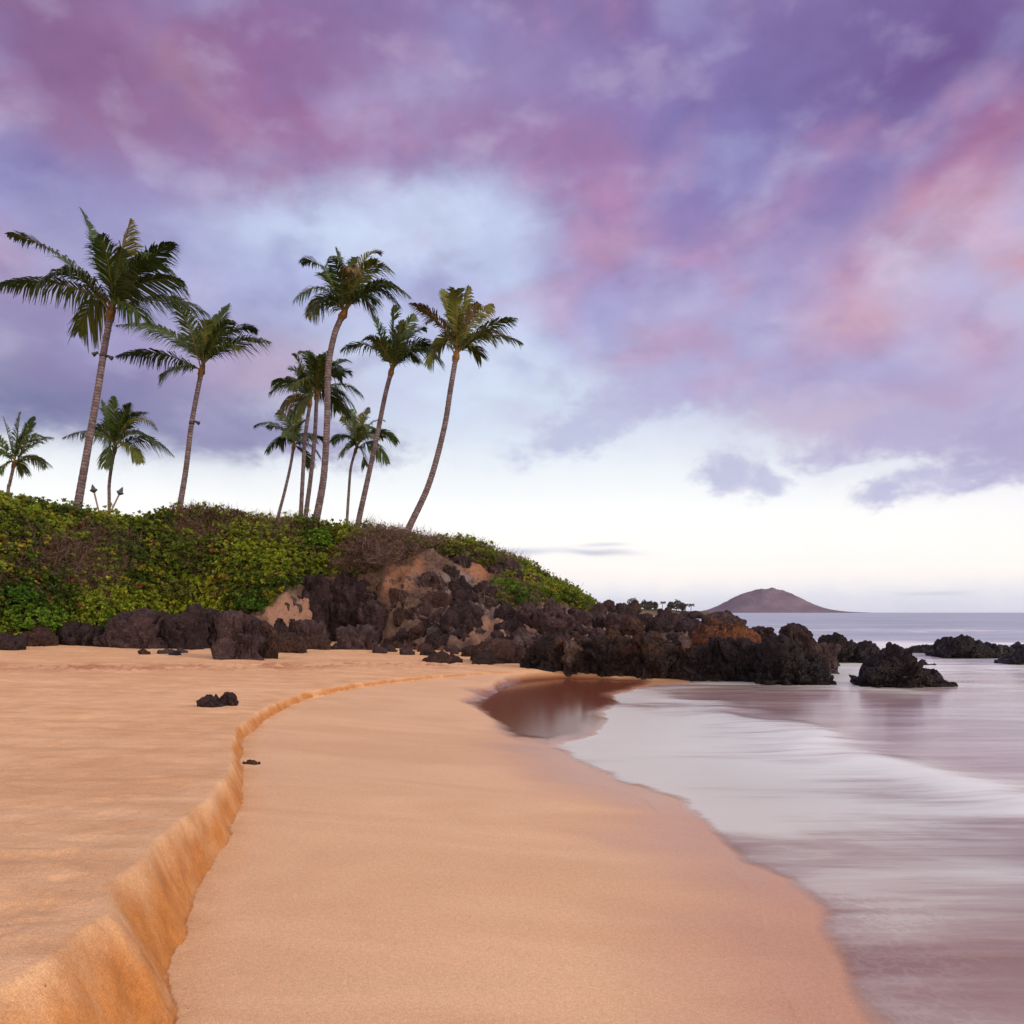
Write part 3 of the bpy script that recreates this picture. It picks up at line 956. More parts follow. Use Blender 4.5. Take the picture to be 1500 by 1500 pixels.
GRN, LIME, OLV, DRY = (0.055, 0.13, 0.016), (0.10, 0.20, 0.02), (0.10, 0.12, 0.025), (0.12, 0.085, 0.06)
shrub(156, 925, 0.55, "leafy green shrub hanging down between two dark rocks at the foot of the slope", GRN, 0.05, 260, 1.5)
shrub(40, 915, 0.9, "big bright green shrub low on the slope at the left edge of the photo", LIME, 0.0, 420)
shrub(366, 890, 0.6, "spreading green shrub just above the lava block that juts onto the sand", GRN, 0.0, 300, 0.7)
shrub(462, 795, 0.75, "bright green shrub beside the brown brush, below the tall curved palm", LIME, 0.0, 320)
shrub(540, 810, 1.1, "bushy dry brown shrub above the big dark outcrop", DRY, 0.85, 420)
shrub(500, 830, 0.8, "leafless brown shrub touching the top of the big dark outcrop", DRY, 0.95, 300)
shrub(566, 826, 1.0, "dry brown shrub spilling over the left edge of the bare earth", DRY, 0.85, 380)
shrub(598, 812, 0.75, "low dry shrub along the top edge of the bare earth", DRY, 0.8, 280)
shrub(655, 812, 0.6, "olive shrub over the dark ledge at the top of the bare earth", OLV, 0.3, 260)
shrub(705, 824, 0.6, "olive shrub on the skyline side of the small orange cut", OLV, 0.3, 260)
shrub(735, 868, 0.75, "small green shrub among lava rocks right of the bare earth slope", LIME, 0.1, 260)
shrub(758, 880, 0.55, "dark green shrub below the green one among the lava rocks", GRN, 0.2, 220)
shrub(300, 757, 0.6, "scraggly brown shrub on the skyline right of the slim leaning palm", OLV, 0.6, 240)
shrub(340, 760, 0.5, "sparse twiggy shrub on the skyline halfway between two palm groups", DRY, 0.8, 220)
shrub(15, 880, 0.7, "dark green shrub above the boulder at the left edge of the photo", GRN, 0.1, 300)
shrub(250, 870, 0.7, "yellowish green shrub over the long dark outcrop", OLV, 0.1, 300)
shrub(600, 803, 0.5, "low olive shrub at the foot of the rightmost palm", OLV, 0.4, 220)

# ------------------------------------------------------------------ lava rocks
def rock_material(name, c0, c1, c2, rough=0.85, wetline=None, stain=None):
    m, g, bs, out = new_mat(name)
    ob = g.n('ShaderNodeTexCoord').outputs['Object']
    pos = g.n('ShaderNodeNewGeometry').outputs['Position']
    n = g.noise(pos, 1.3, 5, 0.65, 0.4)
    f = g.noise(pos, 9.0, 6, 0.7)
    c = g.mix(g.rng(n, 0.35, 0.65), c0, c1)
    c = g.mix(g.m('MULTIPLY', g.rng(f, 0.48, 0.72), 0.8), c, c2)
    if stain:
        c = g.mix(g.rng(g.noise(pos, 0.8, 4, 0.6), 0.42, 0.55), c, stain)
    g.put(bs.inputs['Base Color'], c)
    r = rough
    if wetline is not None:
        z = g.n('ShaderNodeSeparateXYZ')
        g.put(z.inputs[0], pos)
        wl = g.rng(g.m('ADD', z.outputs[2], g.m('MULTIPLY', g.m('SUBTRACT', n, 0.5), 0.8)), wetline + 0.25, wetline - 0.15)
        c = g.mix(g.m('MULTIPLY', wl, 0.75), c, (0.007, 0.006, 0.009))
        g.put(bs.inputs['Base Color'], c)
        r = g.m('SUBTRACT', rough, g.m('MULTIPLY', wl, 0.38))
    g.put(bs.inputs['Roughness'], r)
    bs.inputs['Specular IOR Level'].default_value = 0.22
    vo = g.n('ShaderNodeTexVoronoi', feature='DISTANCE_TO_EDGE')
    g.put(vo.inputs['Vector'], g.v('ADD', pos, g.v('SCALE', g.noise(pos, 2.0, 3, 0.6, 0, 1))))
    vo.inputs['Scale'].default_value = 3.2
    h = g.m('ADD', f, g.m('MULTIPLY', g.rng(vo.outputs['Distance'], 0.0, 0.12), 0.5))
    g.put(bs.inputs['Normal'], g.bump(h, 0.95, 0.10))
    return m


RM = dict(
    dark=rock_material("lava_dark", (0.019, 0.013, 0.016), (0.040, 0.027, 0.032), (0.068, 0.047, 0.050)),
    purple=rock_material("lava_purple", (0.032, 0.021, 0.026), (0.066, 0.044, 0.050), (0.105, 0.073, 0.076)),
    brown=rock_material("lava_brown", (0.030, 0.017, 0.016), (0.062, 0.036, 0.031), (0.10, 0.060, 0.048)),
    wet=rock_material("lava_wet", (0.008, 0.006, 0.009), (0.015, 0.011, 0.014), (0.028, 0.021, 0.024), 0.7, 0.6),
    shelf=rock_material("lava_shelf", (0.009, 0.007, 0.009), (0.019, 0.013, 0.014), (0.048, 0.029, 0.024), 0.8, 0.75, (0.058, 0.030, 0.022)),
    tan=rock_material("stone_tan", (0.07, 0.047, 0.042), (0.12, 0.083, 0.07), (0.17, 0.12, 0.10), 0.85, 0.5),
    orange=rock_material("rock_orange", (0.032, 0.018, 0.016), (0.13, 0.054, 0.028), (0.26, 0.11, 0.05), 0.9),
    grey=rock_material("stone_grey", (0.05, 0.04, 0.044), (0.09, 0.075, 0.08), (0.15, 0.13, 0.13)),
)
_ICO = {}


def ico(sub):
    if sub not in _ICO:
        bm = bmesh.new()
        bmesh.ops.create_icosphere(bm, subdivisions=sub, radius=1)
        bm.verts.ensure_lookup_table()
        _ICO[sub] = (np.array([v.co for v in bm.verts]), np.array([[v.index for v in f.verts] for f in bm.faces]))
        bm.free()
    return _ICO[sub]


NROCK = [0]


def rock(x0, x1, yb, tops, label, mat='dark', group=None, Y=None, dr=0.85, craggy=1.0, sub=None, name='lava_rock', cat='rock', sink=0.35):
    """a craggy boulder; tops is its skyline (photo rows at evenly spaced columns), yb the row where it meets the ground"""
    NROCK[0] += 1
    if Y is None:
        base = hit((x0 + x1) / 2, yb)
        Yf = base.y
    else:
        base = at_depth((x0 + x1) / 2, yb, Y)
        Yf = Y
    s = Yf / F
    wd = (x1 - x0) * s
    dp = max(wd * dr, 0.12)
    dp = min(dp, 3.2)
    Yc = Yf + dp * 0.42
    s = Yc / F
    wd = (x1 - x0) * s
    zt = EYE + (HZ - np.asarray(tops, float)) * s - base.z
    pix = (x1 - x0)
    if sub is None:
        sub = 3 if pix < 18 else 4 if pix < 36 else 5 if pix < 85 else 6
    V0, Fi = ico(sub)
    seed = NROCK[0] * 7.31
    u = V0[:, 0]
    # squarer plan than a ball
    k = (np.abs(V0) ** 4.5).sum(1) ** (-1 / 4.5)
    B = V0 * (0.2 + 0.8 * k[:, None])
    B /= np.abs(B).max(0)
    prof = np.interp(B[:, 0], np.linspace(-0.97, 0.97, len(zt)), zt)
    cz = np.maximum(np.sqrt(np.clip(1 - B[:, 0] ** 2, 0, 1)), 0.42)
    zu = np.clip(B[:, 2] / cz, -1, 1)
    zt = zt - 0.07 * max(0.25, min(wd, float(zt.max()) * 1.3, 2.2))
    H = float(max(zt.max(), 0.05))
    zz = np.where(zu > 0, prof * np.abs(zu) ** 0.8, -np.abs(zu) * max(sink, 0.35 * H))
    P = np.stack([B[:, 0] * wd / 2, B[:, 1] * dp / 2, zz], -1)
    sc = max(0.25, min(wd, H * 1.3, 2.2))
    nrm = V0 / np.linalg.norm(V0 / np.array([wd, dp, max(H, .1)]), axis=1)[:, None] / np.array([wd, dp, max(H, .1)]) ** 2
    nrm /= np.linalg.norm(nrm, axis=1)[:, None]
    q = P / sc
    wq = q + 0.35 * np.stack([fbm(q * 1.6 + seed + 3.1, 2), fbm(q * 1.6 + seed + 9.7, 2), fbm(q * 1.6 + seed + 15.3, 2)], -1)
    an = np.array([1.0, 1.0, 1.0]) if mat in ('purple', 'brown', 'dark') else np.array([0.8, 0.8, 1.7])
    f1, f2, ci = voro(wq * an * 1.7 + seed, True)
    dsp = 0.10 * fbm(q * 1.1 + seed, 3, 0.55) + 0.34 * (ci - 0.5) - 0.09 * sstep(0.10, 0.0, f2 - f1) - 0.10 * f1
    if sub >= 4:
        g1, g2, cj = voro(wq * an * 4.3 + seed * 2, True)
        dsp += 0.11 * (cj - 0.5) + 0.05 * fbm(q * 5 + seed, 4, 0.6) - 0.035 * sstep(0.12, 0.0, g2 - g1) - 0.05 * g1
    if sub >= 5:
        g1, g2, ck = voro(wq * 11 + seed * 3, True)
        dsp += 0.035 * (ck - 0.5) - 0.02 * g1
    if mat in ('purple', 'brown', 'grey', 'orange'):
        craggy = craggy * 0.8
    if Yf > 27 and mat == 'dark':
        craggy = craggy * 0.9
    P = P + nrm * (dsp * sc * craggy)[:, None]
    o = mesh_np(name, P, Fi, RM[mat], smooth=sub < 4)
    o.location = (base.x * Yc / Yf, Yc, base.z)
    tag(o, label, cat, group)
    return o


exec_rocks = [
    # left, under the shrubs
    (-25, 32, 953, [932, 924, 928, 944], "black boulder half buried in sand at the left edge of the photo", 'dark'),
    (28, 80, 947, [930, 923, 922, 934], "brownish boulder second from the left edge under the green shrubs", 'brown'),
    (84, 152, 946, [926, 912, 908, 912, 920], "dark boulder under the shrubs left of the hanging green shrub", 'dark'),
    (150, 246, 950, [934, 903, 893, 893, 900, 905], "left half of the long dark outcrop under the shrubs, with a sloping left end", 'purple'),
    (228, 300, 951, [898, 889, 890, 896, 902], "middle block of the long dark outcrop under the shrubs", 'dark'),
    (285, 335, 950, [900, 895, 893, 902], "narrow dark block between the long outcrop and the block jutting onto the sand", 'dark'),
    (318, 388, 967, [902, 896, 893, 897, 905], "square dark lava block jutting out onto the sand", 'purple'),
    (376, 410, 965, [915, 908, 918, 935], "brown flank stone leaning on the right side of the jutting lava block", 'brown'),
    (398, 424, 955, [915, 905, 905, 922], "upright dark stone just right of the jutting lava block", 'dark'),
    (418, 440, 940, [912, 907, 908, 920], "small round dark stone below the sandy patch of the slope", 'dark'),
    (436, 484, 945, [914, 907, 905, 911, 928], "smooth rounded dark boulder below the sandy patch of the slope", 'purple'),
    (402, 450, 957, [940, 928, 930, 945], "brown stone at the sand's edge in front of the rounded dark boulder", 'brown'),
    (446, 486, 952, [936, 930, 935, 945], "reddish stone at the sand's edge below the rounded dark boulder", 'brown'),
    (474, 506, 938, [905, 900, 902, 915], "greyish stone on top of the rocks under the big dark outcrop", 'grey'),
    (425, 492, 905, [848, 838, 838, 848, 868], "dark overhanging rock at the left end of the big outcrop, touching the shrubs", 'dark'),
    (478, 576, 928, [852, 842, 840, 846, 856, 875], "big dark outcrop below the dry brown brush", 'dark'),
    (528, 580, 938, [885, 878, 882, 905], "brown shoulder of rock on the right side of the big outcrop", 'purple'),
    (496, 552, 952, [922, 914, 916, 922], "squat dark block at the sand's edge under the big outcrop", 'purple'),
    (536, 578, 944, [915, 908, 912, 925], "dark stone between the squat block and the bare earth slope", 'purple'),
    # bare earth slope
    (608, 655, 866, [850, 836, 831, 838, 858], "pointed brown-grey rock sticking out of the bare earth slope", 'purple'),
    (655, 690, 868, [848, 838, 842, 858], "dark rock right of the pointed one on the bare earth slope", 'dark'),
    (660, 702, 886, [868, 860, 863, 876], "dark low rock below two others on the bare earth slope", 'dark'),
    (690, 726, 872, [858, 850, 851, 862], "dark rock among the grey streaks on the right of the bare earth", 'dark'),
    (616, 664, 890, [878, 868, 866, 876], "low brown rock in the lower middle of the bare earth slope", 'brown'),
    (668, 712, 905, [892, 884, 884, 894], "dark rock at the foot of the grey streaks below the bare earth", 'purple'),
    (696, 730, 892, [880, 874, 876, 884], "dark stone right of the low dark rock on the bare earth slope", 'dark'),
    (572, 600, 880, [866, 860, 862, 872], "brown rock at the left foot of the orange earth", 'brown'),
    (640, 690, 823, [816, 810, 812, 818], "dark ledge under the shrubs at the top of the bare earth slope", 'dark'),
    (645, 672, 845, [835, 828, 829, 838], "small dark rock below the ledge at the top of the bare earth slope", 'dark'),
    (730, 772, 856, [836, 820, 817, 824, 844], "upright brown rock among shrubs near the skyline, right of the bare earth", 'purple'),
    (764, 792, 864, [843, 838, 840, 850], "reddish rock right of the upright brown rock near the skyline", 'brown'),
    (714, 742, 844, [834, 826, 828, 836], "small dark rock left of the upright brown rock near the skyline", 'dark'),
    (602, 648, 912, [892, 884, 884, 890, 902], "flat-topped dark rock at the foot of the bare earth slope", 'purple'),
    (576, 606, 908, [896, 890, 890, 900], "brown stone left of the flat-topped rock at the foot of the bare earth", 'brown'),
    (640, 722, 928, [905, 888, 881, 884, 896, 912], "largest dark boulder below the bare earth slope", 'dark'),
    (600, 650, 928, [918, 912, 914, 920], "dark reddish stone in front of the flat-topped rock", 'brown'),
    (622, 672, 944, [934, 926, 928, 938], "knobbly dark stone in front of the largest boulder", 'dark'),
    (580, 618, 938, [926, 920, 922, 930], "dark stone at the end of the rubble left of the knobbly stone", 'dark'),
    (724, 760, 908, [894, 885, 887, 900], "dark rock right of the largest boulder", 'dark'),
    (756, 796, 915, [900, 884, 880, 888, 900], "tall greyish rock between the green shrub and the rounded boulder", 'purple'),
    (788, 840, 934, [895, 880, 878, 886, 905], "large rounded boulder in the middle of the rocky point", 'purple'),
    (724, 770, 928, [915, 908, 908, 918], "dark stone behind the brown rounded rock at the sand's edge", 'dark'),
    (770, 806, 925, [908, 900, 902, 912], "reddish stone in front of the tall greyish rock", 'brown'),
    # front edge of the point
    (690, 776, 972, [956, 940, 936, 936, 944, 958], "broad brown rounded rock at the sand's edge where the point begins", 'brown'),
    (676, 712, 962, [950, 945, 945, 955], "low brown stone left of the broad rounded rock", 'brown'),
    (692, 726, 974, [962, 955, 957, 966], "small dark stone on the sand in front of the broad rounded rock", 'dark'),
    (766, 828, 982, [948, 936, 934, 940], "dark block right of the broad rounded rock at the sand's edge", 'shelf'),
    (822, 866, 990, [942, 936, 938, 948, 962], "upright tan-faced slab in the front of the rocky point", 'tan'),
    (850, 935, 991, [936, 932, 930, 934, 938, 942], "wide dark ledge with a brown top right of the tan-faced slab", 'shelf'),
    (924, 1000, 995, [938, 934, 938, 942, 946], "dark hollow ledge in the front of the point, above the waterline", 'shelf'),
    (985, 1062, 998, [946, 940, 938, 936, 940], "dark ledge below the orange rock, left part", 'shelf'),
    (1045, 1122, 999, [940, 938, 940, 944, 950], "dark ledge below the orange rock, right part", 'wet'),
    (1012, 1112, 950, [932, 916, 910, 910, 914, 924, 938], "orange-brown rock on top of the point", 'orange', None, 24.6),
    (1030, 1090, 926, [906, 897, 890, 893, 904, 912], "dark peaked knob on top of the orange rock", 'purple', None, 25.6),
    (1096, 1148, 985, [930, 920, 912, 914, 922, 935], "jagged dark rock with a notched top right of the orange rock", 'dark'),
    (1144, 1196, 982, [928, 914, 914, 918, 930, 940], "twin-topped jagged rock on the seaward end of the point", 'dark'),
    (1100, 1212, 1004, [955, 945, 940, 944, 955, 972, 985], "craggy black rock at the seaward foot of the point, washed by foam", 'wet'),
    (1184, 1228, 976, [948, 940, 940, 950], "greyish rounded rock in spray at the seaward end", 'purple'),
    (1196, 1254, 972, [940, 930, 929, 934, 946], "black hump behind the spray at the seaward end of the point", 'wet'),
    (1240, 1306, 972, [948, 945, 944, 946, 952], "low black rock linking the point and the big sea rock", 'wet'),
    # in the sea
    (1252, 1352, 1008, [992, 968, 952, 946, 944, 948, 964, 984], "big black rock standing alone in the foam off the point", 'wet'),
    (1336, 1394, 1007, [986, 981, 982, 992, 1002], "low black lobe against the right side of the big sea rock", 'wet'),
    (1328, 1364, 957, [950, 945, 946], "small black rock in the sea between the point and the long sea rock", 'wet'),
    (1356, 1374, 960, [954, 952, 956], "tiny black rock right beside the small sea rock", 'wet'),
    (1372, 1458, 963, [954, 938, 933, 935, 940, 945, 952], "long humped black rock in the sea near the right edge", 'wet'),
    (1450, 1486, 961, [950, 944, 946, 953], "low black rock at the right end of the long humped sea rock", 'wet'),
    (1480, 1530, 958, [948, 943, 942, 946], "farther black rock cut by the right edge of the photo", 'wet'),
    (1466, 1545, 975, [970, 960, 952, 948, 948], "nearer black rock cut by the right edge of the photo", 'wet'),
    (1334, 1368, 975, [972, 970, 973], "flat rock barely showing above the foam behind the big sea rock", 'wet'),
]
for r in exec_rocks:
    rock(*r)

# boulders heaped over the back of the point
heap = [(835, 868, 893, 915, 'purple', "brown-grey boulder just below the green end of the hill"), (862, 890, 896, 920, 'dark', "dark boulder next below the brown-grey one at the hill's green end"),
        (868, 890, 884, 900, 'purple', "upright boulder against the green tip of the hill"), (885, 915, 895, 925, 'purple', "tall plain boulder left of the pale sandy gap on the point"),
        (898, 932, 885, 905, 'dark', "dark boulder behind the pale sandy gap on the point"), (905, 945, 900, 932, 'brown', "brown boulder in front of the pale sandy gap on the point"),
        (930, 962, 890, 914, 'dark', "dark boulder under the hazy tree clump"), (945, 988, 894, 926, 'dark', "broad dark boulder in the middle of the point's back"),
        (956, 1000, 885, 912, 'dark', "highest dark boulder of the heap left of the orange rock"), (975, 1012, 891, 916, 'purple', "boulder right of the heap's highest one"),
        (985, 1034, 897, 926, 'dark', "dark wide boulder left of the peaked knob"), (1008, 1040, 903, 932, 'dark', "dark boulder touching the orange rock's left side"),
        (938, 972, 914, 936, 'brown', "reddish-brown boulder above the hollow ledge"), (972, 1008, 916, 938, 'dark', "dark boulder next to the orange sand hollow"),
        (880, 902, 878, 892, 'brown', "small brown boulder on the skyline at the hill's tip"), (902, 926, 879, 892, 'purple', "round boulder on the skyline right of the hill's tip"),
        (838, 862, 914, 932, 'dark', "dark stone under the brown-grey boulder"), (862, 886, 918, 936, 'purple', "stone above the wide ledge with the brown top"),
        (800, 836, 930, 940, 'dark', "flat dark stone below the large rounded boulder"), (760, 800, 928, 942, 'purple', "flat stone between the broad rounded rock and the rounded boulder"),
        (728, 765, 930, 942, 'dark', "flat dark stone behind the top of the broad rounded rock"), (840, 872, 932, 944, 'brown', "brown stone on top of the tan-faced slab"),
        (1004, 1034, 884, 902, 'dark', "dark stone on the skyline left of the peaked knob")]
for x0, x1, yt, yb, mt, lb in heap:
    mid = (yt + yb) / 2
    dn = float(np.clip((x0 - 880) / 60, 0, 1)) * 10
    rock(x0, x1, yb, [mid - 1 + dn, yt + 2 + dn, yt + dn, yt + 3 + dn, mid + dn], lb, mt, "boulders heaped on the rocky point")

# rubble: small stones nobody could name one by one
def rubble(poly, n, smin, smax, mats, label, group):
    poly = np.asarray(poly, float)
    lo, hi = poly.min(0), poly.max(0)
    k = 0
    while k < n:
        p = lo + RNG.random(2) * (hi - lo)
        if not inside(p[None], poly)[0]:
            continue
        wpx = RNG.uniform(smin, smax)
        hpx = wpx * RNG.uniform(0.45, 0.8)
        rock(p[0] - wpx / 2, p[0] + wpx / 2, p[1], [p[1] - hpx * 0.6, p[1] - hpx, p[1] - hpx * 0.85, p[1] - hpx * 0.4], label, mats[int(RNG.integers(len(mats)))], group, sub=3 if wpx < 16 else 4, sink=0.2)
        k += 1


rubble([(555, 940), (640, 945), (700, 958), (690, 964), (620, 962), (550, 957)], 26, 9, 24, ['purple', 'brown', 'dark'], "small lava stone in the strip of rubble along the sand under the bare earth slope", "rubble along the sand")
rubble([(600, 905), (700, 925), (790, 930), (800, 945), (700, 945), (640, 935)], 30, 9, 26, ['purple', 'dark', 'grey', 'dark'], "small dark stone among the boulders below the bare earth slope", "stones among the boulders")
rubble([(575, 840), (640, 850), (720, 880), (720, 900), (620, 900), (570, 888)], 58, 4, 14, ['grey', 'purple', 'tan', 'brown'], "little stone lying on the bare earth slope", "stones on the bare earth slope")
rubble([(830, 900), (900, 890), (1010, 895), (1030, 925), (960, 940), (840, 940)], 34, 10, 24, ['dark', 'purple', 'brown', 'dark'], "small stone between the heaped boulders on the back of the point", "stones on the point")
rubble([(400, 930), (560, 930), (560, 955), (480, 955), (400, 962)], 18, 8, 20, ['dark', 'purple', 'brown'], "small dark stone in the rocks under the big dark outcrop", "stones under the outcrop")
rubble([(860, 930), (1010, 935), (1120, 940), (1200, 975), (1190, 985), (1090, 955), (860, 945)], 26, 12, 30, ['shelf', 'dark', 'wet'], "jagged stone on the top edge of the ledges along the point", "jagged stones on the ledges")
rubble([(430, 872), (470, 875), (480, 900), (400, 900)], 5, 6, 12, ['grey', 'brown'], "little stone on the sandy patch of the slope", "stones on the sandy patch")

# stones on the open sand
rock(291, 325, 1037, [1027, 1018, 1016, 1021, 1029], "left of two jagged black stones lying together on the open sand", 'dark', "pair of stones on the sand", sub=5, craggy=0.75, sink=.06)
rock(322, 349, 1036, [1020, 1013, 1013, 1020], "right, rounder one of two black stones lying together on the open sand", 'dark', "pair of stones on the sand", sub=5, craggy=0.6, sink=.06)
rock(203, 220, 959, [954, 951, 952, 957], "small brown stone on the sand below the long dark outcrop, leftmost of its little group", 'brown', "little stones below the outcrop", sink=.06)
rock(232, 258, 958, [954, 951, 952, 955], "flat grey stone on the sand below the long dark outcrop", 'grey', "little stones below the outcrop", sink=.06)
rock(248, 264, 960, [957, 954, 955, 958], "small black stone in front of the flat grey one on the sand", 'dark', "little stones below the outcrop", sink=.06)
rock(256, 274, 957, [952, 949, 951, 955], "small grey stone right of the flat grey one on the sand", 'grey', "little stones below the outcrop", sink=.06)
rock(618, 678, 971, [966, 958, 956, 959, 966], "flat brown rock lying on the sand apart from the point", 'brown', sink=.1)
rock(357, 379, 1121, [1114, 1111, 1112, 1116], "scrap of dark seaweed washed up against the foot of the sand step", 'brown', sub=4, craggy=0.7, sink=.03, name='seaweed_scrap', cat='seaweed')
rock(904, 914, 992, [987, 985, 987], "tiny dark stone on the wet sand in front of the ledges", 'dark', sink=.04)
print("rocks", NROCK[0])

#@@PART3
# ------------------------------------------------------------------ coconut palms
def trunk_material():
    m, g, bs, out = new_mat("palm_bark")
    ob = g.n('ShaderNodeTexCoord').outputs['Object']
    pos = g.n('ShaderNodeNewGeometry').outputs['Position']
    al = g.attr('along')
    ring = g.n('ShaderNodeTexWave', wave_type='BANDS', bands_direction='X')
    cv = g.n('ShaderNodeCombineXYZ')
    g.put(cv.inputs[0], g.m('ADD', al, g.m('MULTIPLY', g.noise(pos, 3.0, 3, 0.6), 0.12)))
    g.put(ring.inputs['Vector'], cv.outputs[0])
    ring.inputs['Scale'].default_value = 2.4
    ring.inputs['Distortion'].default_value = 4.5
    ring.inputs['Detail'].default_value = 3
    n = g.noise(pos, 4.0, 5, 0.65)
    c = g.mix(g.rng(n, 0.35, 0.65), (0.078, 0.060, 0.069), (0.155, 0.126, 0.140))
    c = g.mix(g.m('MULTIPLY', g.rng(ring.outputs[1], 0.55, 0.9), g.rng(n, 0.42, 0.66, 0.0, 0.38)), c, (0.31, 0.26, 0.26))
    c = g.mix(g.m('MULTIPLY', g.rng(ring.outputs[1], 0.25, 0.02), 0.5), c, (0.055, 0.035, 0.034))
    g.put(bs.inputs['Base Color'], c)
    bs.inputs['Roughness'].default_value = 0.9
    g.put(bs.inputs['Normal'], g.bump(g.m('ADD', ring.outputs[1], n), 0.6, 0.03))
    return m


M_BARK = trunk_material()
M_FROND = leaf_material("palm_leaflet", 0.42, 0.22)
M_BOOT = leaf_material("palm_leaf_base", 0.75, 0.0)


def tube(path, rad, seg=10):
    path = np.asarray(path, float)
    n = len(path)
    tn = np.gradient(path, axis=0); tn /= np.linalg.norm(tn, axis=1)[:, None] + 1e-9
    ref = np.array([0, 1.0, 0]) if abs(tn[:, 1]).mean() < 0.8 else np.array([1.0, 0, 0])
    a = np.cross(tn, ref); a /= np.linalg.norm(a, axis=1)[:, None] + 1e-9
    b = np.cross(tn, a)
    th = np.linspace(0, 2 * np.pi, seg, endpoint=False)
    V = path[:, None, :] + (np.cos(th)[None, :, None] * a[:, None, :] + np.sin(th)[None, :, None] * b[:, None, :]) * np.asarray(rad)[:, None, None]
    return V.reshape(-1, 3), grid_faces(n, seg, True)


def frond_np(base, tip, up, droop, width, tint, gap=1.0):
    """one pinnate leaf: a curved midrib with hanging leaflets on both sides"""
    L = np.linalg.norm(tip - base)
    mid = (base + tip) / 2 + up
    t = np.linspace(0, 1, 20)[:, None]
    path = (1 - t) ** 2 * base + 2 * t * (1 - t) * (2 * mid - (base + tip) / 2) + t * t * tip
    rad = 0.032 * (1 - t[:, 0]) ** 0.8 + 0.004
    Vr, Fr = tube(path, rad, 5)
    rib = np.array([0.16, 0.13, 0.035])
    parts = [(Vr, Fr, np.tile(np.array([*rib, 1.0]), (len(Vr), 1)))]
    n = int(84 * max(0.6, min(1.3, L / 4)))
    tt = np.linspace(0.10, 0.995, n)
    pos = np.stack([np.interp(tt, t[:, 0], path[:, k]) for k in range(3)], -1)
    tan = np.gradient(path, axis=0)
    tan = np.stack([np.interp(tt, t[:, 0], tan[:, k]) for k in range(3)], -1)
    tan /= np.linalg.norm(tan, axis=1)[:, None]
    upv = np.array([0, 0, 1.0]) - tan * tan[:, 2:3]
    bad = np.linalg.norm(upv, axis=1) < 0.35
    upv[bad] = upv[bad] + np.array([0.0, -0.6, 0.0])
    upv /= np.linalg.norm(upv, axis=1)[:, None]
    sv = np.cross(tan, upv)
    tw = RNG.normal(0, 0.35) + (RNG.uniform(-1.1, 1.1) if abs((tip - base)[2]) > 0.7 * L else 0.0) + 0.35 * np.sin(tt * 4 + RNG.random() * 6)[:, None] * 1.0
    upv = upv * np.cos(tw) + sv * np.sin(tw)
    side = np.cross(tan, upv); side /= np.linalg.norm(side, axis=1)[:, None]
    ll = width * np.sin(np.clip(tt * 0.93 + 0.06, 0, 1) * math.pi) ** 0.75 * RNG.uniform(0.85, 1.12, n) + 0.10
    for sg in (-1, 1):
        d0 = side * sg * 0.72 + tan * (0.55 + 0.75 * tt[:, None]) + upv * 0.34 + RNG.normal(0, 0.10, (n, 3))
        d0 /= np.linalg.norm(d0, axis=1)[:, None]
        wide = np.cross(d0, upv); wide /= np.linalg.norm(wide, axis=1)[:, None] + 1e-9
        wd = np.full(n, 0.033)[:, None] * RNG.uniform(0.8, 1.2, (n, 1))
        fall = np.array([0.10, 0, -1.0]) * droop
        Lk = ll[:, None]
        p0 = pos
        p1 = pos + d0 * Lk * 0.5 + fall * Lk * 0.20
        p2 = pos + d0 * Lk * 0.84 + fall * Lk * RNG.uniform(0.5, 0.85, (n, 1))
        V = np.stack([p0 - wide * wd * .6, p0 + wide * wd * .6, p1 - wide * wd, p1 + wide * wd, p2 - wide * wd * .15, p2 + wide * wd * .15], 1)
        keep = RNG.random(n) < gap
        V = V[keep]
        k = len(V)
        bs = np.arange(k)[:, None] * 6
        Fq = np.concatenate([bs + np.array([[0, 1, 3, 2]]), bs + np.array([[2, 3, 5, 4]])], 0)
        T = np.repeat(np.concatenate([np.array(tint) * RNG.uniform(0.7, 1.3, (k, 1)), np.ones((k, 1))], 1), 6, 0)
        parts.append((V.reshape(-1, 3), Fq, T))
    return join_np(parts)


TG = np.array([0.050, 0.088, 0.018])
TY = np.array([0.125, 0.135, 0.020])
TB = np.array([0.15, 0.112, 0.032])


